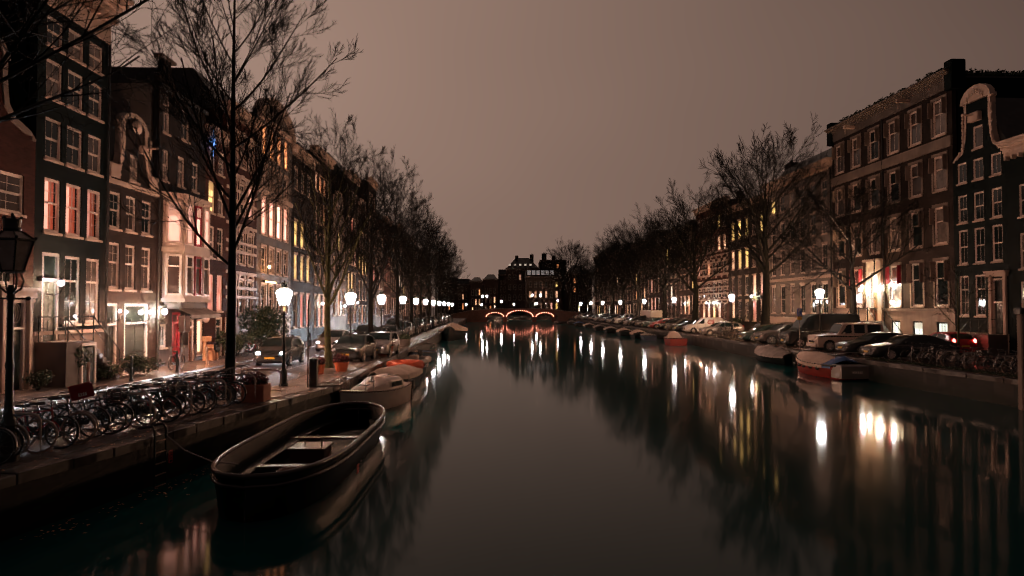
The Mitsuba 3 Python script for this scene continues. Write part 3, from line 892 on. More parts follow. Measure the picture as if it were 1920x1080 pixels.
LK = lambda x, y, z, a, b, c: (x, y, z, a, b, c)
CARS = {
    'sedan': car_tpl(4.9, 1.86, 1.45, [(0, .52), (.03, .62), (.12, .72), (.7, .87), (1.35, .97), (1.75, 1.20), (2.2, 1.39), (2.75, 1.45), (3.3, 1.42), (3.9, 1.24), (4.3, 1.10), (4.75, 1.03), (4.87, .90), (4.9, .62)], .93, (.98, 3.92), .335, (1.36, 2.2), [((1.62, .45), (2.72, .0)), ((2.80, .0), (3.62, -.02)), ((3.69, -.02), (4.08, -.32))], (3.45, 4.18), spokes=9, lamps=(LK(.20, .82, .66, .22, .15, .085), LK(.16, .80, .84, .14, .2, .09))),
    'estate': car_tpl(4.55, 1.78, 1.48, [(0, .52), (.03, .62), (.12, .74), (.6, .88), (1.15, .98), (1.55, 1.22), (1.95, 1.40), (2.5, 1.48), (3.4, 1.46), (4.05, 1.40), (4.3, 1.18), (4.46, .98), (4.52, .85), (4.55, .6)], .94, (.88, 3.55), .32, (1.18, 1.95), [((1.45, .42), (2.42, 0)), ((2.5, 0), (3.3, 0)), ((3.37, 0), (3.98, -.12))], (4.08, 4.42), spokes=7, rails=True, lamps=(LK(.18, .80, .68, .2, .15, .09), LK(.12, .86, .95, .1, .1, .2))),
    'hatchback': car_tpl(4.05, 1.72, 1.48, [(0, .52), (.03, .64), (.12, .76), (.55, .92), (.95, 1.02), (1.35, 1.26), (1.7, 1.42), (2.2, 1.49), (3.0, 1.46), (3.5, 1.36), (3.8, 1.12), (3.97, .92), (4.02, .8), (4.05, .6)], .96, (.80, 3.28), .31, (.98, 1.72), [((1.28, .40), (2.28, 0)), ((2.36, 0), (3.3, -.1))], (3.45, 3.85), spokes=6, lamps=(LK(.18, .80, .70, .2, .15, .1), LK(.12, .84, .95, .1, .1, .17))),
    'suv': car_tpl(4.7, 1.9, 1.74, [(0, .66), (.03, .78), (.12, .92), (.7, 1.06), (1.2, 1.13), (1.6, 1.42), (2.0, 1.66), (2.5, 1.74), (3.6, 1.72), (4.2, 1.62), (4.45, 1.30), (4.62, 1.08), (4.67, .95), (4.7, .7)], 1.10, (.92, 3.72), .37, (1.24, 2.0), [((1.5, .42), (2.55, 0)), ((2.63, 0), (3.45, 0)), ((3.52, 0), (4.1, -.14))], (4.22, 4.52), spokes=5, clear=.24, rails=True, lamps=(LK(.18, .80, .82, .2, .16, .1), LK(.14, .86, 1.05, .1, .1, .17))),
    'boxy': car_tpl(4.6, 1.78, 1.95, [(0, .80), (.02, 1.02), (.06, 1.10), (.4, 1.16), (1.35, 1.21), (1.42, 1.24), (1.75, 1.72), (1.86, 1.88), (2.05, 1.94), (3.2, 1.96), (4.40, 1.94), (4.52, 1.84), (4.58, 1.3), (4.6, .8)], 1.19, (.88, 3.72), .375, (1.42, 1.84), [((1.66, .26), (2.38, 0)), ((2.56, 0), (3.28, 0)), ((3.46, 0), (4.36, 0))], None, tum=.10, nose=.12, tailw=.1, spokes=5, clear=.26, trim=True, bumper='paint', lamps=(LK(.03, .76, .93, .05, .09, .09), LK(.02, .84, .75, .03, .07, .1))),
    'van': car_tpl(5.6, 2.0, 2.55, [(0, .80), (.04, 1.0), (.15, 1.12), (.7, 1.32), (.95, 1.42), (1.35, 1.95), (1.7, 2.36), (2.2, 2.52), (3.5, 2.56), (5.3, 2.54), (5.5, 2.46), (5.57, 1.8), (5.6, .8)], 1.35, (.98, 4.55), .36, (.98, 1.66), [((1.2, .42), (2.05, 0))], None, tum=.09, nose=.5, tailw=.12, spokes=5, clear=.24, trim=True, lamps=(LK(.16, .82, .92, .2, .14, .16), LK(.03, .9, 1.2, .04, .08, .25))),
    'small_van': car_tpl(4.4, 1.8, 1.84, [(0, .60), (.03, .74), (.12, .86), (.6, 1.02), (.95, 1.10), (1.4, 1.5), (1.75, 1.74), (2.2, 1.84), (3.4, 1.85), (4.2, 1.82), (4.34, 1.7), (4.38, 1.2), (4.4, .7)], 1.10, (.88, 3.55), .32, (.98, 1.74), [((1.3, .42), (2.15, 0))], None, tum=.12, nose=.45, tailw=.14, spokes=6, clear=.2, lamps=(LK(.17, .82, .78, .2, .14, .12), LK(.03, .88, .95, .04, .07, .2))),
}


def car(kind, M, label, paint, rim='alloy', group=None, lit=None, cat='car', name='parked_car', tail=None):
    k = thing(name, label, cat, group)
    e = {}
    if lit is not None: e['headlight'] = (lit, .15)
    if tail is not None: e['tail_light'] = (tail, .5)
    t = CARS[kind]
    for rel, d, b, em, w in t.parts:
        b2 = {'paint': paint, 'rim': rim}.get(b, b)
        em, w = e.get(rel, (em, w))
        put(uniq(k + '__' + rel), d, 'lamp_lit' if em is not None else b2, M, emit=em, w=w)
    return k


# ------------------------------------------------------------------ bare trees
def branches(par, m, t0, t1, ang, angsd, ratio, taper, K, up, wob, rr, r):
    """children of many branches at once. par: dict of arrays s, d, L, B, W, R0, R1"""
    n = len(par['L'])
    idx = np.repeat(np.arange(n), m)
    t = np.tile((np.arange(m) + .5) / m, n) + r.uniform(-.5, .5, n * m) / m
    t = t0 + (t1 - t0) * np.clip(t, 0, 1)
    p, tan = curve(par, idx, t)
    tan /= np.linalg.norm(tan, axis=1, keepdims=True)
    a = np.cross(tan, r.normal(size=tan.shape))
    if n == 1: g = np.arange(m) * 2.4 + r.uniform(0, 6.3) + r.normal(0, .25, m); a = np.stack([np.cos(g), np.sin(g), 0 * g], 1)
    a /= np.linalg.norm(a, axis=1, keepdims=True)
    th = np.radians(r.normal(ang, angsd, len(t)))[:, None]
    d = tan * np.cos(th) + a * np.sin(th)
    L = par['L'][idx] * ratio * (1 - taper * (t - t0) / max(t1 - t0, 1e-6)) * (r.uniform(.85, 1.1, len(t)) if n == 1 else r.uniform(.65, 1.2, len(t)))
    pr = par['R0'][idx] * (1 - t) + par['R1'][idx] * t
    R0 = pr * rr * r.uniform(.75, 1.05, len(t))
    return dict(s=p, d=d, L=L, B=np.array([0, 0, 1.0]) * up + r.normal(0, wob, d.shape), W=r.normal(0, wob * .5, d.shape), R0=R0, R1=R0 * .35)


def curve(b, idx, t):
    t = t[:, None]
    s, d, L, Bv, W = b['s'][idx], b['d'][idx], b['L'][idx][:, None], b['B'][idx], b['W'][idx]
    p = s + L * (d * t + Bv * t * t + W * np.sin(t * 5.5) * .35)
    tan = d + 2 * Bv * t + W * np.cos(t * 5.5) * 1.9
    return p, tan


def tube_of(b, K, sides, rmin=.0):
    n = len(b['L']); t = np.linspace(0, 1, K)
    P = np.stack([curve(b, np.arange(n), np.full(n, x))[0] for x in t], 1)
    R = np.maximum(b['R0'][:, None] * (1 - t) + b['R1'][:, None] * t, rmin)
    return tubes(P, R, sides)


def tree_meshes(seed, H, r0, clear, nl, lv, ang=48, up=.30, spread=.46, trunk_frac=.93, rmin=.0055, wob=.07, lean=(0, 0), taper=.55, lim=.42):
    r = np.random.default_rng(seed)
    tr = dict(s=np.zeros((1, 3)), d=np.array([[lean[0], lean[1], 1.0]]), L=np.array([H * trunk_frac]), B=r.normal(0, .012, (1, 3)), W=r.normal(0, .018, (1, 3)) * [1, 1, 0], R0=np.array([r0]), R1=np.array([r0 * .10]))
    trunk, crown = MB(), MB()
    tv, tf = tube_of(tr, 22, 10)
    # root flare
    fl = np.exp(-np.clip(tv[:, 2], 0, 9) / (r0 * 1.1)) * .45 + 1
    tv[:, :2] *= fl[:, None]
    trunk.add(tv, tf)
    trunk.add(*tube_of(dict(s=np.array([[0, 0, -.3]]), d=np.array([[0, 0, 1.0]]), L=np.array([.32]), B=np.zeros((1, 3)), W=np.zeros((1, 3)), R0=np.array([r0 * 1.45]), R1=np.array([r0 * 1.4])), 2, 10))
    t0 = clear / (H * trunk_frac)
    l1 = branches(tr, nl, t0, .97, ang, 8, spread / trunk_frac, taper, 8, up, wob, .55, r)
    l1['R0'] = np.minimum(l1['R0'], r0 * lim)
    trunk.add(*tube_of(l1, 9, 6, rmin))
    p = l1; spec = lv
    for i, (m, rat, an, K, sd) in enumerate(spec):
        p = branches(p, m, .18 if i else .22, 1.0, an, 12, rat, .45, K, up * .55, wob, .58, r)
        (trunk if i < 0 else crown).add(*tube_of(p, K, sd, rmin))
    return P_(trunk, 50), P_(crown)


def tree(tp, M, label, group, bark='bark', name='bare_tree'):
    k = thing(name, label, 'tree', group)
    put(uniq(k + '__trunk'), tp[0], bark, M); put(uniq(k + '__crown'), tp[1], 'twig', M)
    return k


# ------------------------------------------------------------------ leafy plants
def leaf_cloud(c, rad, n, size, r, flat=.55):
    d = r.normal(size=(n, 3)); d /= np.linalg.norm(d, axis=1, keepdims=True)
    q = r.uniform(.25, 1, n) ** .5
    bump = .72 + .5 * meshkit.noise(d * 2.3 + 5, int(r.integers(99)))
    p = np.asarray(c) + d * (q * bump)[:, None] * np.asarray(rad)
    t = r.normal(size=(n, 3)); t /= np.linalg.norm(t, axis=1, keepdims=True)
    u = np.cross(t, r.normal(size=(n, 3))); u /= np.linalg.norm(u, axis=1, keepdims=True)
    s = size * r.uniform(.6, 1.3, n)[:, None]
    V = np.stack([p - t * s, p + u * s * flat, p + t * s, p - u * s * flat], 1)
    F = (np.array([[0, 1, 2], [0, 2, 3]])[None] + (np.arange(n) * 4)[:, None, None]).reshape(-1, 3)
    return V.reshape(-1, 3), F


def shrub(label, pos, rad, n, size=.05, cat='shrub', name='shrub', stems=7, mat_='leaf', seed=0):
    r = np.random.default_rng(seed)
    k = thing(name, label, cat)
    m = MB()
    for _ in range(stems):
        a = r.uniform(0, 6.28); e = np.array([math.cos(a) * rad[0] * .6, math.sin(a) * rad[1] * .6, rad[2] * r.uniform(1.0, 1.7)])
        m.tube([np.array(pos) + e * [.1, .1, 0], np.array(pos) + e * [.5, .5, .55], np.array(pos) + e], [.022, .016, .006], 4)
    part(k, 'stems', m, 'twig')
    f = MB()
    for _ in range(6):
        o = r.normal(0, .38, 3) * rad * [1, 1, .5]
        f.add(*leaf_cloud(np.array(pos) + [0, 0, rad[2]] + o, np.array(rad) * r.uniform(.55, .8), n // 6, size, r))
    part(k, 'foliage', f, mat_)
    return k


# ------------------------------------------------------------------ boats
def hull_pts(L, Bm, free, sheer, fore=.55, stern=.7, draft=.35, n=26, flare=.12, inset=0.0, blunt=False):
    """stations from the stern (x = 0) to the bow (x = L): rings of (keel ... gunwale) on one side"""
    S = []
    for t in np.linspace(0, 1, n):
        if blunt:
            b = Bm / 2 * ((1 - max(0, (.36 - t) / .36001) ** 2.3) ** .52 if t < .5 else (1 - max(0, (t - .60) / .40001) ** 2.9) ** .46)
        else:
            b = Bm / 2 * ((stern + (1 - stern) * math.sin(min(t / .45, 1) * math.pi / 2)) if t < .45 else max(0, 1 - ((t - .45) / .55) ** (1.3 + fore)) ** .85)
        b = max(b, .0008) if not (blunt and t in (0, 1)) else .0008
        zg = free + sheer * (max(0, t - .35) / .65) ** 2 + sheer * .25 * (max(0, .35 - t) / .35) ** 2
        xo = L * t
        S.append([(xo - .02 * L * (t > .9), 0, -draft), (xo, b * (.62 - inset), -draft * .55), (xo, b * (.88 - inset), .02), (xo, b * (1 - flare * .4 - inset), zg * .55), (xo, b - inset * .3, zg)])
    return np.array(S)


def boat(name, label, M, L, Bm, free, sheer, hull, gun='gunwale', cat='boat', blunt=False, stern=.7, deck=None, inner=None, floor=.12, gr=.035, group=None, rub=None, n=26):
    k = thing(name, label, cat, group)
    S = hull_pts(L, Bm, free, sheer, stern=stern, blunt=blunt, n=n)
    m = MB(); mir = S * [1, -1, 1]
    m.grid(S); m.grid(mir, flip=True)
    # transom
    e = np.vstack([S[0], mir[0][::-1]])
    if not blunt: m.add(e, [[0, i, i + 1] for i in range(1, len(e) - 1)])
    part(k, 'hull', m, hull, M, smooth=50)
    g = S[:, -1]; gl = np.vstack([g, mir[::-1, -1]])
    if stern > .2 and not blunt: gl = np.vstack([gl, gl[:1]])
    else: gl = np.vstack([gl, gl[:1]])
    part(k, 'gunwale', MB().tube(gl + [0, 0, .005], gr, 7), gun, M, smooth=60)
    if rub is not None:
        q = S[:, -1] * [1, 1.012, 1] - [0, 0, rub]; ql = np.vstack([q, (q * [1, -1, 1])[::-1]])
        part(k, 'rubbing_strake', MB().tube(ql, gr * .7, 6), gun, M, smooth=60)
    if inner:
        I = np.stack([S[:, -1] * [1, .97, 1], np.stack([S[:, 3][:, 0], S[:, 3][:, 1] * .93, S[:, 3][:, 2]], 1), np.stack([S[:, 2][:, 0], S[:, 2][:, 1] * .9, S[:, 2][:, 2] * 0 + floor], 1), np.stack([S[:, 0][:, 0], S[:, 0][:, 1], S[:, 0][:, 2] * 0 + floor], 1)], 1)
        mi_ = MB().grid(I, flip=True); mi_.grid(I * [1, -1, 1])
        part(k, 'inside', mi_, inner, M, smooth=50)
    if deck:
        D = np.stack([S[:, -1] * [1, .985, 1] + [0, 0, -.01], S[:, -1] * [1, 0, 1] + [0, 0, .06]], 1)
        md = MB().grid(D); md.grid(D * [1, -1, 1], flip=True)
        part(k, 'deck', md, deck, M, smooth=50)
    return k, S


def cover(k, S, M, bsdf, t0, t1, rise, ridge_n=3, name='cover', over=.05, seed=1, sag=.35):
    """canvas stretched over a boat from station t0 to t1: rides on hoops, sags between them, hangs over the gunwale"""
    n = len(S); a, b = int(t0 * (n - 1)), int(t1 * (n - 1))
    G = []
    for i, s in enumerate(S[a:b + 1]):
        f = i / max(1, b - a)
        hgt = rise * (math.sin(math.pi * min(max(f, .02), .98)) ** .35) * (1 - sag * abs(math.sin(math.pi * f * ridge_n)))
        y, z = s[-1][1] + over, s[-1][2]
        row = []
        for q in np.linspace(-1, 1, 13):
            zz = z + .02 + hgt * (1 - abs(q) ** 1.25) + .022 * math.sin(17 * q + 5 * f + seed) * (1 - abs(q))
            row.append((s[-1][0], y * q, zz))
        row = [(s[-1][0], -y - .01, z - .16)] + row + [(s[-1][0], y + .01, z - .16)]
        G.append(row)
    G = np.array(G)
    G[..., 2] += .03 * (meshkit.noise(G * [2.2, 5, 1] + seed) - .5)
    return part(k, name, MB().grid(G), bsdf, M, smooth=55)

# ------------------------------------------------------------------ left bank, house by house from the near end
NW = dict(nx=2, rail=.52, rows=(1, 1), near=True)
A = House('dark brick house with cream door case and scrolled gable, behind the nearest lantern', 'L', 21.4, 27.06)
A.wpx(-14, 45, 322, 398, nx=2, rows=(2, 2)); A.wpx(-24, 27, 487, 533, nx=3, rail=1.0, rows=(2, 2), sill=True)
A.window(3.1, 4.1, 6.6, 8.3, **NW)
A.door(.35, 1.55, 0, 3.3, bsdf='green_wood', transom=1.0)
A.wall(9.3, 'brick_red', gable=neck(A.w, 9.3, 12.6), roof='ridge')
A.trim(.16, 'stone_buff')
m = MB()
for u in (.16, 1.58): m.cbox((u, -.02, .0), (u + .2, .14, 3.35), .02).box((u - .04, -.02, 3.2), (u + .24, .18, 3.34)).box((u - .03, -.02, 0), (u + .23, .17, .3))
m.box((.02, -.02, 3.36), (1.92, .18, 3.62)).box((-.06, -.02, 3.62), (2.0, .30, 3.74))
part(A.key, 'door_case', m, 'stone_cream', A.M)
m = MB()
for a in (.0, .33, -.33): m.tube([(.95 + .33 * math.cos(t) * .9 + a * .4, -.10, 2.8 + .36 * math.sin(t)) for t in np.linspace(0, 2 * math.pi, 16)], .014, 4)
part(A.key, 'fanlight_tracery', m, 'white_wood', A.M)

Bh = House('tall black canal house of three bays under a heavy cream cornice', 'L', 27.06, 31.85)
bc = [(3.25, 4.25), (1.85, 2.92), (.45, 1.45)]
for c, (a, b) in enumerate(bc):
    Bh.window(a, b, 13.25, 14.4, nx=2, rows=(1, 1)); Bh.window(a, b, 11.2, 12.7, **NW); Bh.window(a, b, 8.8, 10.42, nx=2, rows=(1, 1), rail=.5)
    Bh.window(a, b, 5.95, 8.05, nx=2, rows=(2, 2), rail=.55, lit='pink', k=(1.25, 1.15, .55)[c], curtains=True, weight=.05)
for (a, b) in bc[1:]: Bh.window(a, b, 2.35, 5.1, nx=2, rows=(2, 1), rail=.64)
Bh.door(3.22, 4.3, 1.7, 5.15, transom=1.05)
Bh.wall(14.75, 'brick_black', split=1.95, lowmat='plaster_grey')
Bh.band(1.95, .14, .07, name='plinth_band'); 
part(Bh.key, 'frieze', MB().box((-.01, -.3, 14.75), (Bh.w + .01, .08, 15.75)), 'stone_cream', Bh.M)
Bh.cornice(15.75, 1.05, .95)
part(Bh.key, 'transom_bar', MB().cbox((3.05, -.02, 4.02), (4.5, .14, 4.16), .02), 'white_wood', Bh.M)
part(Bh.key, 'downpipe', MB().tube([(.06, .09, 0), (.06, .09, 14.7)], .05, 7), 'slate', Bh.M)
# stoop: landing and steps along the front, basement door, railing
m = MB(); m.box((2.95, .02, 1.5), (4.72, 1.25, 1.7)); m.box((3.9, .04, 0), (4.70, 1.22, 1.5))
part(Bh.key, 'stoop', m, 'stone_grey', Bh.M)
for i in range(8): part(Bh.key, 'stoop_step', MB().cbox((2.95 - .25 * (i + 1), .15, 1.5 - .187 * (i + 1) - .02), (2.95 - .25 * i + .02, 1.2, 1.7 - .187 * (i + 1)), .012), 'slab', Bh.M)
m = MB()
for n in (.1, 1.22):
    m.tube([(4.65, n, 2.65), (2.95, n, 2.65), (1.0, n, 1.2), (1.0, n, 0.05)], .024, 6); m.tube([(4.65, n, 2.2), (2.95, n, 2.2), (1.0, n, .75)], .014, 5)
    for u in (4.6, 3.7, 2.95, 1.95): m.tube([(u, n, 1.7 if u > 2.9 else .95), (u, n, 2.7 if u > 2.9 else 1.9)], .02, 5)
part(Bh.key, 'railing', m, 'iron', Bh.M, smooth=40)
part(Bh.key, 'basement_door', MB().box((3.0, 1.21, 0), (3.75, 1.28, 1.45)), 'green_wood', Bh.M)
m = MB(); m.box((2.88, 1.22, 0), (2.99, 1.32, 1.5)).box((3.76, 1.22, 0), (3.87, 1.32, 1.5)).box((2.88, 1.22, 1.5), (3.87, 1.32, 1.62))
part(Bh.key, 'basement_door__frame', m, 'white_wood', Bh.M)
for u in (.7, 1.7): Bh.window(u, u + .8, .45, 1.25, hole=False, n=.17, nx=2, rail=1.0, rows=(1, 1))

Ch = House('brown brick house with carved cream neck gable between the black house and the bay house', 'L', 31.85, 36.5)
cc = [(3.5, 4.4), (2.15, 3.05), (.68, 1.6)]
for a, b in cc: Ch.window(a, b, 6.6, 8.25, nx=2, rows=(1, 2), rail=.5); Ch.window(a, b, 3.85, 5.95, nx=2, rows=(1, 2), rail=.58, glass='glass_curtain')
Ch.window(2.0, 2.75, 9.0, 10.25, nx=2, rows=(1, 1)); Ch.door(3.62, 4.55, 0, 3.2, transom=.9)
Ch.door(.85, 3.05, 0, 3.2, transom=.88)
Ch.wall(8.85, 'brick_brown', gable=neck(Ch.w, 8.85, 12.2, .27), roof='ridge')
Ch.trim(.13, n=.04); Ch.band(8.6, .22, .08)
m = MB()
for s in (-1, 1):
    for q in range(9): m.ball((Ch.w / 2 + s * (1.15 + .03 * q + .55 * max(0, .45 - q * .1)), .06, 9.1 + q * .26), (.085, .06, .12), n=5)
m.ball((Ch.w / 2, .1, 11.6), (.45, .1, .32)); m.ball((Ch.w / 2, .14, 11.65), (.2, .12, .22))
m.cbox((Ch.w / 2 - 2.2, -.02, 8.9), (Ch.w / 2 - 1.35, .10, 9.55), .05); m.cbox((Ch.w / 2 + 1.35, -.02, 8.9), (Ch.w / 2 + 2.2, .10, 9.55), .05)
part(Ch.key, 'carved_ornament', m, 'stone_cream', Ch.M, smooth=40)
m = MB().cbox((1.1, -.02, 10.45), (2.0, .22, 10.85), .04).tube([(1.6, 0, 10.7), (1.6, .75, 10.75)], .05, 5)
part(Ch.key, 'hoist_beam', m, 'stone_cream', Ch.M)
wall_lantern(Ch, 4.25, 2.85, 'small lamp over the narrow door of the brown brick house', L=300, r=.07)
wall_lantern(Ch, 2.45, 2.78, 'bracket lamp over the left half of the dark double doors', L=700)
wall_lantern(Ch, 1.6, 2.80, 'bracket lamp over the right half of the dark double doors', L=420, r=.08)
wall_lantern(Ch, .12, 2.80, 'bright bracket lamp between the dark double doors and the red door', L=800, r=.15)
wall_lantern(Bh, 4.0, 3.95, 'bright bracket lamp above the door of the black house', L=600, r=.12, n=.55)
wall_lantern(Bh, 2.6, 2.65, 'small lamp beside the ground floor window of the black house', L=140, r=.06, n=.25)

D = House('house with cream two storey bay window over a corner shop with a red door', 'L', 36.5, 42.1)
for a, b in ((4.55, 5.2), (2.7, 3.5), (1.0, 1.8)): D.window(a, b, 9.6, 11.2, nx=2)
D.window(4.5, 5.2, 12.1, 14.1, nx=2, rows=(1, 2)); D.window(2.2, 3.1, 12.2, 13.8, nx=2)
D.window(4.55, 5.25, .95, 2.15, nx=2, rail=1.0, rows=(1, 1)); D.door(2.95, 3.95, 0, 2.75, bsdf='red_wood', frame='red_wood', transom=.5, glass='glass_curtain')
D.door(1.3, 2.0, 0, 2.35, bsdf='brown_wood', transom=.4)
D.window(-.0 + .12, .95, .35, 2.35, nx=1, rail=1.0, rows=(1, 1), lit='warm', k=1.9, weight=.05)
gb = [(D.w, 15.1), (D.w - .3, 15.2), (D.w - .45, 15.9), (D.w - 1.15, 15.9), (D.w - 1.3, 15.2), (D.w - 1.75, 14.9), (D.w - 1.9, 14.55)]
D.wall(14.5, 'brick_dark', gable=gb, side_mat='plaster_grey', split=.95, lowmat='stone_grey')
D.band(14.3, .2, .14, 'slate', 'gutter')
m = MB(); m.box((D.w - 1.6, -.35, 15.9), (D.w - .0, .1, 16.05)); part(D.key, 'gable_coping', m, 'stone_grey', D.M)
D.band(3.0, .12, .12, 'slate', 'shop_band')
m = MB().grid([[[.05, .02, 3.05], [3.9, .02, 3.05]], [[.05, 1.0, 2.62], [3.9, 1.0, 2.62]]]).grid([[[.05, 1.0, 2.62], [3.9, 1.0, 2.62]], [[.05, 1.0, 2.42], [3.9, 1.0, 2.42]]])
part(D.key, 'awning', m, 'canvas_grey', D.M)
tx = meshkit.text_mesh('73', .34, .01)
part(D.key, 'house_number', tx, 'white_paint', D.M @ np.array([[-1.0, 0, 0, 3.75], [0, 0, 1, .09], [0, 1, 0, 3.07], [0, 0, 0, 1]]))
# bay window: two storeys on a three sided plan
b0, b1, dp = .35, 5.1, .75
foot = [(b0, 0), (b0 + .8, dp), (b1 - .8, dp), (b1, 0)]
m = MB()
for z0, z1, e in ((3.3, 3.5, .09), (3.5, 5.9, 0), (5.9, 6.15, .06), (6.15, 8.75, 0), (8.75, 9.0, .12)):
    p = np.array(sg.Polygon(foot).buffer(e, join_style=2).exterior.coords)[:-1] if e else np.array(foot)
    m.add(*(lambda t: (np.stack([t.vertices[:, 0], t.vertices[:, 1], t.vertices[:, 2] + z0], 1), t.faces))(trimesh.creation.extrude_polygon(sg.Polygon(p), z1 - z0, engine='earcut')))
bay = part(D.key, 'bay_window', m, 'stone_cream', D.M)
m = MB(); m.add(*(lambda t: (np.stack([t.vertices[:, 0], t.vertices[:, 1], t.vertices[:, 2] + 2.95], 1), t.faces))(trimesh.creation.extrude_polygon(sg.Polygon(np.array([(b0 + .25, 0), (b0 + .95, dp - .15), (b1 - .95, dp - .15), (b1 - .25, 0)])), .34, engine='earcut')))
part(D.key, 'bay_corbel', m, 'stone_grey', D.M)
for (pa, pb), wins in (((foot[1], foot[2]), [(.15, .95), (1.2, 1.95), (2.2, 3.0)]), ((foot[0], foot[1]), [(.14, .94)]), ((foot[2], foot[3]), [(.14, .94)])):
    pa, pb = np.array(pa), np.array(pb); u = (pb - pa) / np.linalg.norm(pb - pa)
    Q = np.eye(4); Q[:2, 0] = u; Q[:2, 1] = (-u[1], u[0]); Q[:2, 3] = pa
    for j, (a, b) in enumerate(wins):
        rd = len(wins) == 3 and j == 1
        D.window(a, b, 6.35, 8.55, lit='pink', k=1.0, hole=False, n=.145, M=D.M @ Q, nx=1, rail=.72, frame='red_wood' if rd else 'white_wood', sill=False, weight=.1)
        D.window(a, b, 3.65, 5.8, hole=False, n=.145, M=D.M @ Q, nx=1, rail=.72, frame='red_wood' if rd else 'white_wood', sill=False, glass='glass_curtain')

E = House('narrow red brick house with a yellow lit window, behind the big bare tree', 'L', 42.1, 45.2)
for (v0, v1), l in (((8.7, 10.6), ('yellow', None)), ((11.2, 12.6), (None, None)), ((6.0, 7.9), (None, None)), ((2.8, 5.0), ('red', 'red'))):
    for j, (a, b) in enumerate(((1.75, 2.65), (.4, 1.3))): E.window(a, b, v0, v1, lit=l[j], k=1.4, nx=2)
E.door(.4, 1.4, 0, 2.4, transom=.5); E.wall(13.4, 'brick_red', roof='mansard'); E.cornice(13.3, .5, .4)

F = House('house of red brick and cream stone bands with arched window heads', 'L', 45.2, 51.2)
F.rows([(12.4, 14.2), (9.2, 11.3), (5.9, 8.0), (2.6, 4.8)], 3, .5, 1.05, lit={(1, 0): 'pink'}, k=.8, nx=2, surround=.16, near=False)
F.door(4.3, 5.3, 0, 2.3); F.wall(15.6, 'brick_red', roof='mansard', split=2.4, lowmat='stone_cream', gable=None)
for v in (5.2, 8.35, 11.6, 14.5, 3.6, 4.2, 6.6, 7.2, 9.9, 10.6): F.band(v, .2, .045)
F.cornice(15.5, .6, .5)
for c in range(3):
    u = .5 + (F.w - 1) * (c + .5) / 3
    for v in (14.2, 11.3, 8.0, 4.8):
        m = MB().poly(sg.Polygon([(u + .8 * math.cos(t), v + .05 + .55 * math.sin(t)) for t in np.linspace(0, math.pi, 11)] + [(u + .5 * math.cos(t), v + .05 + .3 * math.sin(t)) for t in np.linspace(math.pi, 0, 11)]), .06, -.02)
        part(F.key, 'arched_head', m, 'stone_cream', F.M)

G = House('tall house with a curved pediment, orange lit top floor and rosy lit bay', 'L', 51.2, 60.2)
G.rows([(14.3, 16.6)], 4, .7, 1.1, lit={(0, 0): 'orange', (0, 1): 'orange', (0, 2): 'orange', (0, 3): 'orange'}, k=1.7, nx=2, near=False)
G.rows([(11.9, 13.6)], 4, .7, 1.0, nx=2, near=False, surround=.15)
G.rows([(8.4, 11.1)], 4, .7, 1.25, lit={(0, 0): 'pink', (0, 1): 'pink', (0, 2): 'pink', (0, 3): 'pink'}, k=2.8, nx=2, near=False, surround=.15)
G.rows([(5.6, 7.5), (2.6, 4.7)], 4, .7, 1.1, lit={(1, 0): 'yellow'}, nx=2, near=False, surround=.15)
G.door(4.0, 5.1, 0, 2.6, transom=.6); G.wall(16.9, 'stone_grey', gable=pediment(G.w, 16.9, 18.9), roof='flat', lowmat='stone_cream', split=2.3)
G.trim(.4, 'stone_cream', .35); G.band(16.75, .3, .3); G.band(11.35, .35, .15)
k = thing('neon_bar', 'yellow glowing bar light on the front of the pediment house', 'lamp')
part(k, 'casing', MB().box((5.0, .05, 4.86), (7.6, .2, 5.0)), 'black_plastic', G.M); part(k, 'tube', MB().cbox((5.0, .2, 4.84), (7.6, .26, 4.98), .02), 'lamp_lit', G.M, emit=(9, 4.6, 1.4), w=.5)
wall_lantern(G, 7.4, 6.0, 'small orange lamp on the front of the pediment house', L=20, r=.12, tint=np.array([1, .32, .08]))
k = thing('star_light', 'blue star shaped light hanging in front of the narrow red brick house', 'decoration')
P = at(400, 268, 42.6)
m = MB()
for q in range(8):
    a = q * math.pi / 4; m.tube([P, P + [0.0, math.cos(a) * .5, math.sin(a) * (.8 if q % 2 == 0 else .45)]], [.06, .012], 5)
m.tube([P + [0, 0, 0], P + [-.9, .2, .3]], .012, 4)
part(k, 'lamps', m, 'lamp_lit', emit=(.12, .55, 1.6), w=.1)

